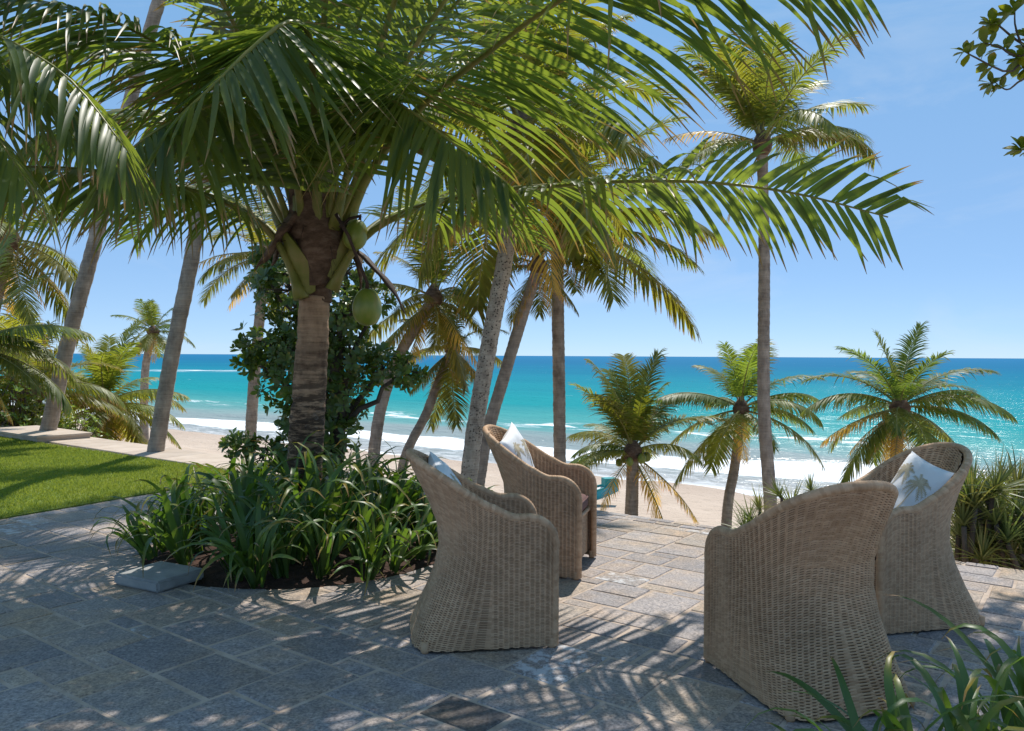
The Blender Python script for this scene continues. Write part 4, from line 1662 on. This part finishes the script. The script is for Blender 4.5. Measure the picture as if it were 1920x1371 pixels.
# loose fibres and old flower stalks
frg = random.Random(8)
mb = MB()
for k in range(46):
    th = math.radians(frg.uniform(-200, 20))
    q = frg.randrange(12, 44)
    c = SP[q] + V((math.cos(th), math.sin(th), 0)) * (SR[q] * 1.03)
    d = V((math.cos(th) * 0.6 + frg.uniform(-0.6, 0.6), math.sin(th) * 0.5, frg.uniform(-0.9, 0.9)))
    P_ = [c]
    for z in range(6):
        d = (d + V((frg.uniform(-1, 1) * 0.35, frg.uniform(-1, 1) * 0.35, -0.28))).normalized()
        P_.append(P_[-1] + d * frg.uniform(0.02, 0.05))
    mb.tube(P_, [0.004 - 0.0005 * z for z in range(7)], 4, False)
tag(mb.build('loose_fibres', M['spathe'], mp), kind='stuff')
for (px, py, d, s, tl) in ((666, 441, 5.92, 0.98, 12), (688, 576, 5.95, 1.22, -6)):
    p = pt(px, py, d) - BASE
    o = put('coconut', m_nut, mp, p)
    o.scale = (s * 0.92, s * 0.92, s)
    o.rotation_euler = (math.radians(10), math.radians(tl), 0.7)
    mb = MB()
    top = V((0, 0, 0.11))
    q = (pt(650, 440, 6.05) - BASE - p)
    mb.tube([top, top + V((0, 0, 0.04)), top.lerp(q, 0.6) + V((0, 0, 0.05)), q], [0.018, 0.012, 0.012, 0.014], 6)
    mb.build('stalk', M['spathe'], o)

LEAF_BUDGET = [300]


def near_frond(parent, base, ctrl, L, W, grav, per_side, seed, start=0.26, r0=0.032, single=False, lift=16, age=0.0, angle=(80, 38), clasp=True, roll=(0, 0)):
    rng = random.Random(seed)
    P, plen = resample(catmull([p - base for p in ctrl], 60), 30)
    n = len(P)
    mb = MB()
    rad = []
    for k in range(n):
        t = k / (n - 1)
        r = r0 * (1 - 0.86 * t)
        if clasp:
            r *= 1 + 0.9 * math.exp(-t / 0.035)
        rad.append(max(0.004, r))
    mb.tube(P, rad, 9, True, flat=0.72)
    fr_ob = mb.build('frond', M['petiole'], parent)
    frames = frond_frame(P)
    if single:
        def sink(P_, W_, Ws, Ns, t, s, x):
            if LEAF_BUDGET[0] > 0:
                LEAF_BUDGET[0] -= 1
                m1 = MB()
                o0 = P_[0].copy()
                m1.strip([p - o0 for p in P_], W_, Ws, Ns, 0.16, t)
                m1.build('leaflet', M['frond'], fr_ob).location = o0
            else:
                rest.strip(P_, W_, Ws, Ns, 0.16, t)
        rest = MB()
        leaflets(P, frames, rng, L, W, per_side, start, grav, 8, 0.16, lift, sink, age, roll, angle)
        if rest.v:
            tag(rest.build('leaflets', M['frond'], fr_ob), kind='stuff')
    else:
        m1 = MB()
        leaflets(P, frames, rng, L, W, per_side, start, grav, 7, 0.14, lift, lambda P_, W_, Ws, Ns, t, s, x: m1.strip(P_, W_, Ws, Ns, 0.14, t), age, roll, angle)
        tag(m1.build('leaflets', M['frond'], fr_ob), kind='stuff')
    return fr_ob


def C(*a):
    return [pt(*p) for p in a]


W0 = 0.034
# toward the viewer, bent over at the top
near_frond(mp, BASE, C((597, 480, 5.98), (594, 380, 5.93), (590, 250, 5.75), (585, 130, 5.35), (575, 62, 4.95), (538, 45, 4.65), (470, 95, 4.45), (400, 162, 4.3), (330, 225, 4.25)),
           1.36, 0.049, (0.30, 0.25), 76, 101, 0.155, 0.044, True, (-46, -8), age=0.02, angle=(82, 50))
# the long level one to the right
near_frond(mp, BASE, C((622, 545, 6.0), (655, 480, 6.0), (700, 432, 5.95), (780, 392, 5.75), (900, 362, 5.5), (1050, 348, 5.2), (1200, 340, 5.0), (1350, 345, 4.8), (1500, 366, 4.65), (1662, 408, 4.5)),
           0.84, 0.042, (1.9, 0.15), 78, 102, 0.24, 0.040, True, (-15, 4), roll=(0, 66), angle=(80, 48))
# the level one to the left
near_frond(mp, BASE, C((565, 560, 5.98), (535, 480, 5.98), (490, 422, 5.95), (420, 380, 5.7), (330, 352, 5.4), (200, 325, 5.0), (90, 316, 4.7), (-40, 318, 4.4), (-180, 345, 4.2)),
           0.85, W0, 1.7, 84, 103, 0.24, 0.044, lift=-15)
# up and to the right over the viewer
near_frond(mp, BASE, C((640, 450, 6.15), (690, 330, 6.0), (785, 205, 5.6), (900, 110, 5.0), (1040, 8, 4.45), (1200, -70, 4.0), (1380, -110, 3.7), (1560, -100, 3.5)),
           1.35, 0.046, 0.75, 92, 104, 0.2, 0.046, lift=-18, angle=(78, 44))
near_frond(mp, BASE, C((630, 430, 6.3), (660, 280, 6.4), (715, 150, 6.4), (780, 70, 6.3), (850, -15, 6.2), (980, -150, 6.0)), 0.9, W0, 0.5, 84, 105, 0.2)
near_frond(mp, BASE, C((560, 430, 6.3), (520, 250, 6.4), (470, 110, 6.2), (430, 30, 6.0), (380, -80, 5.6), (300, -160, 5.2)), 0.9, W0, 0.6, 84, 106, 0.2)
near_frond(mp, BASE, C((600, 420, 6.4), (610, 200, 6.6), (640, 20, 6.6), (680, -150, 6.4), (720, -260, 6.0)), 0.9, W0, 0.5, 84, 107, 0.2)
near_frond(mp, BASE, C((550, 440, 6.1), (490, 290, 5.9), (385, 150, 5.5), (250, 60, 5.0), (100, 10, 4.5), (-50, 0, 4.1)), 1.05, W0, 1.0, 88, 108, 0.22, lift=-10)
near_frond(mp, BASE, C((650, 470, 6.4), (720, 410, 6.8), (820, 380, 7.3), (930, 400, 7.8), (1000, 460, 8.1)), 0.7, W0, 0.8, 70, 109, 0.22)
near_frond(mp, BASE, C((545, 470, 6.4), (470, 400, 6.9), (380, 350, 7.4), (300, 380, 7.9), (250, 450, 8.1)), 0.7, W0, 0.8, 70, 110, 0.22)
near_frond(mp, BASE, C((615, 440, 6.05), (640, 250, 5.75), (690, 180, 5.3), (760, 205, 4.9), (850, 272, 4.7), (950, 345, 4.5)), 1.1, 0.044, 0.4, 64, 111, 0.18, lift=-38, age=0.14)
near_frond(mp, BASE, C((570, 440, 6.05), (540, 270, 5.65), (470, 195, 5.1), (380, 205, 4.7), (280, 255, 4.4), (200, 322, 4.2)), 1.1, 0.044, 0.4, 60, 112, 0.18, lift=-38, age=0.14)
# the upper ones, mostly above the frame, that shade the terrace
near_frond(mp, BASE, C((590, 430, 6.05), (600, 150, 5.8), (620, -150, 5.2), (650, -400, 4.4), (680, -520, 3.5)), 0.95, W0, 0.8, 58, 113, 0.2)
near_frond(mp, BASE, C((640, 430, 6.2), (760, 150, 6.3), (950, -100, 6.2), (1200, -260, 6.0), (1450, -300, 5.8)), 0.95, W0, 0.7, 58, 114, 0.2)
near_frond(mp, BASE, C((630, 430, 6.1), (760, 120, 5.8), (960, -160, 5.3), (1200, -380, 4.7), (1430, -450, 4.2)), 0.95, W0, 0.7, 58, 115, 0.2)
near_frond(mp, BASE, C((560, 430, 6.1), (470, 120, 5.8), (330, -120, 5.3), (130, -280, 4.7), (-80, -330, 4.2)), 0.95, W0, 0.8, 58, 116, 0.2)
near_frond(mp, BASE, C((580, 430, 6.2), (540, 100, 6.3), (420, -200, 6.0), (260, -420, 5.3), (120, -560, 4.4)), 0.95, W0, 0.7, 58, 117, 0.2)
near_frond(mp, BASE, C((610, 430, 6.2), (660, 80, 6.2), (800, -260, 5.8), (960, -520, 5.0), (1100, -700, 4.1)), 0.95, W0, 0.7, 58, 118, 0.2)

near_frond(mp, BASE, C((625, 430, 6.0), (720, 60, 5.6), (860, -300, 4.9), (1060, -620, 4.1), (1250, -820, 3.5)), 1.0, W0, 0.7, 58, 120, 0.2)

near_frond(mp, BASE, C((545, 440, 6.2), (440, 250, 6.2), (300, 120, 6.0), (150, 75, 5.6), (0, 105, 5.2), (-110, 190, 5.0)), 1.05, W0, 1.2, 84, 122, 0.2, lift=-15)
near_frond(mp, BASE, C((545, 455, 6.3), (450, 300, 6.5), (310, 215, 6.5), (150, 225, 6.3), (20, 300, 6.1)), 0.95, W0, 1.3, 80, 123, 0.2, lift=-15)
# ------------------------------------------------------------------ a palm off to the left whose fronds hang into view
NB0 = V((-4.3, 3.9, 0))
NC = V((-3.7, 4.0, 4.1))
np_ = thing('coconut_palm', 'overhanging palm outside the left edge whose dark fronds hang in at the top', 'palm tree', NB0, 0, 'coconut palms beyond the terrace')
put('trunk', trunk_mesh([V((0, 0, -0.2)), V((0.15, 0.0, 1.6)), NC - NB0], 0.15, 0.11, M['trunk']), np_)
mb = MB()
mb.tube([NC - NB0 + V((0, 0, z)) for z in (-0.3, -0.15, 0.1, 0.35, 0.6)], [0.12, 0.2, 0.22, 0.14, 0.04], 14)
mb.build('fibre_sheath', M['fibre'], np_)
near_frond(np_, NB0, [NC, NC + V((0.6, -0.05, 0.25))] + C((-120, 20, 3.9), (0, 70, 3.85), (130, 150, 3.8), (240, 285, 3.75)), 1.0, 0.036, 1.9, 84, 201, 0.06, lift=-15)
near_frond(np_, NB0, [NC, NC + V((0.5, -0.4, 0.3)), V((-2.4, 3.2, 4.0)), V((-1.7, 2.9, 3.5)), V((-1.4, 2.75, 3.0))], 0.8, W0, 1.0, 84, 203, 0.1)
near_frond(np_, NB0, [NC, NC + V((0.6, 0.3, 0.3))] + C((-140, 60, 4.4), (-20, 120, 4.4), (90, 170, 4.4), (170, 250, 4.4)), 1.0, 0.036, 2.0, 84, 204, 0.06, lift=-15)
near_frond(np_, NB0, [NC, NC + V((0.4, 0.1, 0.2))] + C((-250, 120, 3.9), (-120, 160, 3.8), (-20, 240, 3.7), (50, 340, 3.65)), 0.95, 0.036, 2.0, 70, 205, 0.1, lift=-15)
for i, (dx, dy, dz) in enumerate(((-1, 0.3, 0.2), (-0.4, -1, 0.3), (-0.5, 0.9, 0.4), (0.2, -0.9, 0.7), (0.5, 0.7, 0.9), (-0.8, -0.5, 0.8))):
    q = V((dx, dy, 0)).normalized()
    near_frond(np_, NB0, [NC, NC + q * 0.5 + V((0, 0, dz)), NC + q * 1.6 + V((0, 0, dz * 1.5)), NC + q * 2.6 + V((0, 0, dz)), NC + q * 3.2 + V((0, 0, dz - 0.9))], 0.85, W0, 0.8, 70, 210 + i, 0.16)


# ------------------------------------------------------------------ broad-leaved trees
def leaf_blade(mb, p, d, nrm, l, w, tint, droop=0.25, segs=4):
    wv = d.cross(nrm).normalized()
    P, Wv, Ws, Ns = [], [], [], []
    prof = (0.16, 0.62, 0.98, 0.86, 0.12) if segs == 4 else (0.2, 0.95, 0.1)
    q = p.copy()
    for k in range(segs + 1):
        P.append(q.copy())
        Wv.append(wv)
        nr = wv.cross(d).normalized()
        Ns.append(nr)
        Ws.append(w * prof[k])
        d = (d - nrm * (droop / segs)).normalized()
        q = q + d * (l / segs)
    mb.strip(P, Wv, Ws, Ns, 0.10, tint)


def rosette(mb, p, axis, rng, l, n, segs=4, open_=(35, 80)):
    axis = axis.normalized()
    s = axis.cross(UP)
    if s.length < 0.1:
        s = V((1, 0, 0))
    s.normalize()
    u = s.cross(axis)
    for i in range(n):
        t = 2.4 * i + rng.uniform(-0.3, 0.3)
        e = math.radians(rng.uniform(*open_))
        rad = s * math.cos(t) + u * math.sin(t)
        d = axis * math.cos(e) + rad * math.sin(e)
        nr = (axis * math.sin(e) - rad * math.cos(e)).normalized()
        ll = l * rng.uniform(0.7, 1.15)
        leaf_blade(mb, p + rad * 0.01, d, nr, ll, ll * 0.48, min(1, max(0, rng.gauss(0.4, 0.28))), segs=segs)


def limb(mb, p, q, r0, r1, rng, n=7):
    P = []
    for k in range(n):
        t = k / (n - 1)
        P.append(p.lerp(q, t) + V((rng.uniform(-1, 1), rng.uniform(-1, 1), rng.uniform(-1, 1))) * (0.05 * (q - p).length * (1 if 0 < k < n - 1 else 0)))
    mb.tube(P, [r0 + (r1 - r0) * k / (n - 1) for k in range(n)], 6)


# the dark leafy tree behind the bed
TB = V((-2.0, 9.0, -0.05))
tr = thing('sea_almond_tree', 'dark glossy leaved tree growing behind the nearest palm trunk', 'tree', TB)
rng = random.Random(31)
wood, leaves = MB(), MB()
blobs = [  # px, py, radius px, distance, density
    (545, 545, 62, 9.0, 70), (505, 640, 52, 9.0, 55), (462, 668, 30, 8.9, 24), (640, 590, 60, 9.0, 70), (590, 640, 70, 9.1, 80), (530, 715, 55, 8.9, 55), (560, 660, 60, 8.9, 60),
    (655, 670, 52, 9.1, 55), (720, 690, 38, 9.1, 36), (765, 695, 32, 9.0, 30), (650, 745, 48, 9.0, 48), (600, 750, 60, 9.0, 55), (560, 790, 40, 8.9, 36), (640, 815, 42, 9.0, 36), (600, 850, 45, 9.0, 36),
    (505, 525, 34, 9.1, 22), (500, 480, 26, 9.2, 16), (540, 480, 36, 9.2, 26), (650, 510, 50, 9.3, 46), (700, 560, 38, 9.3, 28), (610, 480, 50, 9.3, 40), (450, 838, 30, 8.9, 34), (495, 855, 36, 8.9, 34), (540, 850, 34, 8.9, 28)]
limb(wood, V((0, 0, -0.2)), V((0.0, 0.0, 1.1)), 0.10, 0.08, rng)
for (px, py, rp, d, dens) in blobs:
    c = pt(px, py, d) - TB
    R_ = rp * d / F
    fork = V((0.05, 0.0, min(1.1, max(0.3, c.z * 0.5))))
    limb(wood, fork, c, 0.045, 0.015, rng)
    for k in range(int(dens * 1.35)):
        v = V((rng.gauss(0, 1), rng.gauss(0, 1), rng.gauss(0, 1))).normalized() * R_ * rng.uniform(0.45, 1.05) ** 0.6
        p = c + v
        if rng.random() < 0.22:
            limb(wood, c, p, 0.010, 0.004, rng, 4)
        ax = v.normalized() + V((0, 0, 0.45)) + V((rng.uniform(-1, 1), rng.uniform(-1, 1), 0)) * 0.3
        rosette(leaves, p, ax, rng, rng.choice((0.06, 0.08, 0.095, 0.115)), rng.choice((5, 6, 7, 8)))
wood.build('trunk', M['bark'], tr)
tag(leaves.build('foliage', M['broad'], tr), kind='stuff')

# the tree at the upper right: trunk outside the frame, twigs reaching in
AB = V((5.3, 6.4, 0))
at_ = thing('sea_almond_tree', 'round leaved tree whose sunlit twigs reach in at the upper right corner', 'tree', AB)
rng = random.Random(41)
wood = MB()
limb(wood, V((0, 0, -0.3)), V((-0.2, 0.0, 2.6)), 0.16, 0.12, rng)
limb(wood, V((-0.2, 0, 2.6)), V((0.3, 0.1, 5.0)), 0.10, 0.05, rng)
for q in ((2.0, 6.4, 6.2), (3.2, 7.2, 6.4), (3.4, 5.4, 6.0), (4.4, 6.6, 6.8), (1.2, 6.9, 6.5)):
    limb(wood, V((0.1, 0.0, 3.6)), V(q) - AB, 0.05, 0.015, rng)
AD = 5.6
knots = [pt(1990, 95, AD), pt(1960, 110, AD + 0.1), pt(2010, 270, AD)]
limb(wood, V((-0.2, 0, 2.6)), knots[0] - AB, 0.07, 0.025, rng)
limb(wood, V((-0.2, 0, 2.4)), knots[2] - AB, 0.05, 0.02, rng)
wood.build('trunk', M['bark'], at_)
twigs = [  # path of a twig, and where its leaf clusters sit
    [(1990, 95), (1920, 110), (1884, 138), (1820, 110), (1803, 100)],
    [(1960, 110), (1915, 95), (1896, 55), (1894, 20)],
    [(1950, 105), (1900, 80), (1862, 50), (1848, 50)],
    [(1940, 115), (1890, 105), (1868, 92), (1838, 84)],
    [(1985, 140), (1915, 150), (1885, 170), (1868, 165)],
    [(1885, 138), (1862, 155), (1852, 160)],
    [(2010, 270), (1940, 280), (1908, 283)],
    [(1980, 80), (1930, 88), (1916, 70)],
    [(1980, 130), (1930, 135), (1910, 130)],
    [(1985, 110), (1930, 100), (1900, 112)],
]
n_leaf = 0
for i, tw in enumerate(twigs):
    P = catmull([pt(x, y, AD + 0.06 * (i % 3)) - AB for x, y in tw], 12)
    mb = MB()
    mb.tube(P, [0.011 - 0.007 * k / 11 for k in range(12)], 6)
    br = mb.build('branch', M['bark'], at_)
    spots = [(P[-1], (P[-1] - P[-3]).normalized(), 9)]
    if i in (0, 2, 3, 6, 7, 8, 9):
        spots.append((P[7], (P[8] - P[6]).normalized(), 6))
    for (p, ax, cnt) in spots:
        s = ax.cross(UP).normalized()
        u = s.cross(ax)
        for k in range(cnt):
            t = 2.4 * k + rng.uniform(-0.3, 0.3)
            e = math.radians(rng.uniform(35, 95))
            rad = s * math.cos(t) + u * math.sin(t)
            d = ax * math.cos(e) + rad * math.sin(e) + V((0, 0, 0.25))
            d.normalize()
            nr = (UP - d * d.z).normalized() if abs(d.z) < 0.9 else s
            nr = (nr + V((rng.uniform(-1, 1), rng.uniform(-1, 1), rng.uniform(-1, 1))) * 0.55)
            nr = (nr - d * nr.dot(d)).normalized()
            l = rng.uniform(0.075, 0.135)
            m1 = MB()
            leaf_blade(m1, V((0, 0, 0)), d, nr, l, l * 0.55, min(1, max(0, rng.gauss(0.45, 0.3))), 0.3)
            m1.build('leaf', M['almond'], br).location = p + (P[-1] - P[-2]) * rng.uniform(-1.5, 0.3)
leaves = MB()  # unseen crown, kept out of frame and spread to shade the chairs
for k in range(1500):
    v = V((rng.gauss(0, 1), rng.gauss(0, 1), rng.gauss(0, 1))).normalized() * rng.uniform(0.2, 1) ** 0.5
    p = V((3.7 + v.x * 3.1, 6.1 + v.y * 2.1, 6.2 + v.z * 1.3))
    if (p.z - H) / p.y < 0.50 and p.x / p.y < 0.74:
        continue
    rosette(leaves, p - AB, v + V((0, 0, 0.6)), rng, 0.13, 7, 2)
tag(leaves.build('foliage', M['almond'], at_), kind='stuff')

# ------------------------------------------------------------------ strap-leaved lilies
LILY = []
rng = random.Random(51)
for k in range(14):
    L_ = rng.uniform(0.52, 0.84)
    e = math.radians(rng.uniform(34, 84))
    d = V((math.cos(e), 0, math.sin(e)))
    g = rng.uniform(2.2, 6.0)
    n = 12
    p = V((0.02, 0, 0))
    P, Wv, Ws, Ns = [], [], [], []
    yaw = rng.uniform(-0.5, 0.5)
    for q in range(n):
        x = q / (n - 1)
        tw = yaw * x
        sdv = V((0, 1, 0))
        nr = sdv.cross(d).normalized() * -1
        wv = (sdv * math.cos(tw) + nr * math.sin(tw)).normalized()
        P.append(p.copy())
        Wv.append(wv)
        Ns.append((nr * math.cos(tw) - sdv * math.sin(tw)).normalized())
        Ws.append(0.040 * min(1, 0.55 + x * 1.6) * max(0.05, 1 - max(0, (x - 0.42) / 0.58) ** 1.9))
        d = d + V((0, 0.05 * yaw, -g * x * 1.5)) / n
        d.normalize()
        p = p + d * (L_ / (n - 1))
    mb = MB()
    mb.strip(P, Wv, Ws, Ns, 0.14, rng.uniform(0.1, 0.9))
    LILY.append(mb.mesh('leaf', M['lily']))


def lily(loc, scale, seed, label, group, n=14, tall=1.0, lean=None):
    rng = random.Random(seed)
    root = thing('strap_leaf_lily', label, 'plant', loc, rng.uniform(0, 6.28), group)
    if lean is not None:
        root.rotation_mode = 'QUATERNION'
        root.rotation_quaternion = V((0, 0, 1)).rotation_difference((UP + lean).normalized()) @ Matrix.Rotation(rng.uniform(0, 6.28), 4, 'Z').to_quaternion()
    for k in range(n):
        o = put('leaf', rng.choice(LILY), root, V((rng.uniform(-1, 1) * 0.03, rng.uniform(-1, 1) * 0.03, 0.0)))
        o.rotation_euler = (rng.uniform(-0.15, 0.15), rng.uniform(-0.2, 0.15), 2.39996 * k + rng.uniform(-0.3, 0.3))
        s = scale * rng.uniform(0.75, 1.2)
        o.scale = (s, s * rng.uniform(0.85, 1.15), s * tall)
        q = rng.uniform(0.75, 1.2)
        o.color = (q * rng.uniform(0.9, 1.15), q, q * 0.9, 1)
    return root


rng = random.Random(61)
spots = []
for k in range(900):
    r = BED_R * 0.97 * math.sqrt(rng.random())
    t = rng.uniform(0, 2 * PI)
    p = V((BED_C.x + r * math.cos(t), BED_C.y + r * math.sin(t), 0))
    if (p - V((BASE.x, BASE.y, 0))).length < 0.27:
        continue
    if (p - V((-2.155, 4.825, 0))).length < 0.42:
        continue
    if all((p - q).length > 0.235 for q in spots):
        spots.append(p)
plain = 'strap leaved green lily growing in the round bed under the nearest palm'
bed_lab = {}
for key, lab in ((lambda p: p.x / p.y, 'leftmost green lily of the round bed, leaning out over the paving'),
                 (lambda p: -p.x / p.y, 'rightmost green lily of the round bed, close to the back of a wicker chair'),
                 (lambda p: p.y, 'frontmost green lily of the round bed, drooping over the paving'),
                 (lambda p: (p - V((-2.155, 4.825, 0))).length, 'green lily of the round bed nearest the loose grey slab'),
                 (lambda p: (p - V((BASE.x, BASE.y - 0.2, 0))).length, 'green lily right in front of the foot of the nearest palm trunk'),
                 (lambda p: -p.y, 'green lily farthest back in the round bed, behind the palm trunk')):
    for i in sorted(range(len(spots)), key=lambda i: key(spots[i])):
        if i not in bed_lab:
            bed_lab[i] = lab
            break
for i, p in enumerate(spots):
    off = V((p.x - BED_C.x, p.y - BED_C.y, 0)) / BED_R
    lily(p, rng.uniform(0.92, 1.10) * (1.14 - 0.36 * off.length), 500 + i, bed_lab.get(i, plain), 'lilies in the round bed', n=18, tall=1.22 - 0.25 * off.length, lean=off * 0.45)
print('lilies', len(spots))
# at the lower right corner, close to the viewer
for i, (px, py, d, s) in enumerate(((1740, 1440, 2.4, 0.74), (1650, 1470, 2.3, 0.66), (1850, 1430, 2.5, 0.78), (1950, 1400, 2.6, 0.82), (1840, 1530, 2.2, 0.72), (1980, 1340, 2.85, 0.8))):
    p = pt(px, py, d)
    p.z = 0.0
    lily(p, s, 700 + i, ('lily of the near right corner leaning across the foot of the largest chair', 'smallest and leftmost lily of the near right corner, below the largest chair', 'middle lily of the near right corner standing upright below the far chair',
                         'lily in the near right corner cut by the right edge of the frame', 'nearest lily of the right corner, rising from the bottom edge',
                         'lily farthest back of the near right corner, at the right edge')[i], 'lilies in the near right corner', n=15, lean=V((-0.22, 0.05, 0)))

# ------------------------------------------------------------------ screw pines and shrubs
PAN = []
rng = random.Random(71)
for k in range(3):
    mb = MB()
    for i in range(42):
        t = 2.39996 * i
        e = math.radians(rng.uniform(5, 80))
        d = V((math.cos(t) * math.cos(e), math.sin(t) * math.cos(e), math.sin(e)))
        sdv = V((-math.sin(t), math.cos(t), 0))
        p = V((0, 0, 0.05 * i / 42))
        P, Wv, Ws, Ns = [], [], [], []
        l = rng.uniform(0.28, 0.46)
        g = rng.uniform(0.3, 1.6)
        for q in range(6):
            x = q / 5
            P.append(p.copy())
            Wv.append(sdv)
            Ns.append(d.cross(sdv))
            Ws.append(0.021 * (1 - x ** 1.6) + 0.001)
            d = (d + V((0, 0, -g * x)) / 5).normalized()
            p = p + d * (l / 5)
        mb.strip(P, Wv, Ws, Ns, 0.2, min(1, max(0, rng.gauss(0.45, 0.25))))
    PAN.append(mb.mesh('leaf_rosette', M['pandan']))


def screw_pine(base, heads, label, group=None, seed=0):
    rng = random.Random(seed)
    root = thing('screw_pine', label, 'shrub', base, 0, group)
    mb = MB()
    for h in heads:
        limb(mb, V((0, 0, -0.1)), h - base, 0.035, 0.018, rng)
    mb.build('stem', M['bark'], root)
    for h in heads:
        o = put('leaf_rosette', rng.choice(PAN), root, h - base)
        o.rotation_euler = (rng.uniform(-0.5, 0.5), rng.uniform(-0.5, 0.5), rng.uniform(0, 6.28))
        s = rng.uniform(0.6, 0.92)
        o.scale = (s, s, s)
        q = rng.uniform(0.8, 1.25)
        o.color = (q * rng.uniform(0.9, 1.25), q, q, 1)


rng = random.Random(81)
for i, (bx, by, pxs, label) in enumerate((
        (3.9, 6.4, (1800, 1875), 'screw pine beyond the terrace edge just right of the chair with the palm pillow'),
        (4.5, 6.2, (1870, 1990), 'screw pine with narrow green leaves at the right margin beyond the terrace edge'))):
    heads = []
    for k in range(64):
        heads.append(pt(rng.uniform(*pxs), rng.uniform(925, 1075), rng.uniform(5.7, 7.2)))
    heads = [h for h in heads if h.x * A.x + h.y * A.y > A_EDGE + 0.2]
    screw_pine(V((bx, by, -1.3)), heads, label, 'screw pines at the right', 90 + i)
screw_pine(foot(1400, 8.6), [pt(1412, 985, 8.4), pt(1428, 960, 8.5), pt(1398, 1000, 8.5)], 'small screw pine left of the tall single trunk behind the nearest chair', None, 95)
screw_pine(foot(1500, 8.8), [pt(1468, 935, 8.6), pt(1525, 925, 8.9), pt(1490, 960, 8.7)], 'small screw pine right of the tall single trunk behind the nearest chair', None, 96)


def shrub(base, R_, hgt, n, l, label, seed, mat='broad', col=(1, 1, 1)):
    rng = random.Random(seed)
    root = thing('leafy_shrub', label, 'shrub', base, 0, 'shrubs on the bank at the left')
    wood, lv = MB(), MB()
    for k in range(n):
        v = V((rng.gauss(0, 1), rng.gauss(0, 1), abs(rng.gauss(0, 1)))).normalized() * rng.uniform(0.3, 1) ** 0.5
        p = V((v.x * R_, v.y * R_, 0.15 + v.z * hgt))
        if k % 12 == 0:
            limb(wood, V((0, 0, -0.2)), p, 0.03, 0.008, rng, 5)
        rosette(lv, p, v + V((0, 0, 0.5)), rng, l, 7, 2)
    wood.build('stem', M['bark'], root)
    o = tag(lv.build('foliage', M[mat], root), kind='stuff')
    o.color = (*col, 1)


shrub(foot(20, 15.5), 1.1, 2.1, 420, 0.11, 'rounded green shrub behind the low wall at the left margin', 1, 'almond')
shrub(foot(110, 16.5), 1.1, 1.1, 320, 0.09, 'low grey green shrub under the bushy palm', 2, 'broad', (2.0, 1.8, 1.8))
shrub(foot(-60, 14.5), 1.2, 1.9, 260, 0.11, 'tall green shrub half outside the left margin', 4, 'broad', (1.5, 1.5, 1.2))

# ------------------------------------------------------------------ the boat drawn up on the sand
bp = foot(1070, 29.0)
boat = thing('fishing_boat', 'turquoise fishing boat with white deck drawn up on the sand behind the far chair', 'boat', bp, math.radians(14))
N = 26


def hull_ring(t, z0, z1, k=1.0, n=9):
    """One half-open cross section of the hull at t (0 stern, 1 bow)."""
    x = -1.9 + 3.8 * t
    w = 0.52 * math.sin(PI * min(1, 0.10 + t * 0.9)) ** 0.55 * (0.25 + 0.75 * (1 - abs(2 * t - 1) ** 3))
    rise = 0.38 * abs(2 * t - 1) ** 2.4
    return x, w * k, rise


mb = MB()
vs_, fs = [], []
nn = 11
for i in range(N):
    t = i / (N - 1)
    x, w, rise = hull_ring(t, 0, 0)
    for j in range(nn):
        th = -PI / 2 + PI * j / (nn - 1)
        vs_.append(V((x, w * math.sin(th), 0.05 + rise + 0.42 * (1 - math.cos(th) ** 0.7))))
for i in range(N - 1):
    for j in range(nn - 1):
        fs.append((i * nn + j, (i + 1) * nn + j, (i + 1) * nn + j + 1, i * nn + j + 1))
mb.add(vs_, fs)
mb.build('hull', M['boat_blue'], boat)
mb = MB()
vs_, fs = [], []
for i in range(N):
    x, w, rise = hull_ring(i / (N - 1), 0, 0)
    vs_ += [V((x, -w * 0.98, 0.44 + rise)), V((x, w * 0.98, 0.44 + rise))]
for i in range(N - 1):
    fs.append((2 * i, 2 * i + 2, 2 * i + 3, 2 * i + 1))
mb.add(vs_, fs)
mb.build('deck', M['boat_white'], boat, smooth=False)
for sg in (-1, 1):
    mb = MB()
    P = []
    for i in range(N):
        x, w, rise = hull_ring(i / (N - 1), 0, 0)
        P.append(V((x, sg * w, 0.49 + rise)))
    mb.tube(P, [0.035] * N, 6)
    mb.build('gunwale', M['boat_teal'], boat)
mb = MB()
mb.box((1.55, 0, 0.78), 0.5, 0.42, 0.32)
mb.build('stern_box', M['boat_teal'], boat, smooth=False)
for y in (-0.12, 0.0, 0.12):
    mb = MB()
    mb.box((1.803, y, 0.80), 0.006, 0.05, 0.16)
    mb.build('painted_mark', M['boat_white'], boat, smooth=False)
for x in (-0.7, 0.7):
    mb = MB()
    mb.tube([V((x, 0.4, 0.55)), V((x, 1.0, 0.75)), V((x, 1.7, 0.5)), V((x, 2.0, 0.15))], [0.03] * 4, 6)
    mb.build('outrigger_boom', M['boat_wood'], boat)
mb = MB()
mb.tube([V((-1.3 + 2.6 * k / 9, 2.0, 0.12 + 0.08 * abs(k - 4.5) / 4.5)) for k in range(10)], [0.05 + 0.05 * math.sin(PI * k / 9) for k in range(10)], 8)
mb.build('outrigger_float', M['boat_wood'], boat)

bpy.context.view_layer.update()
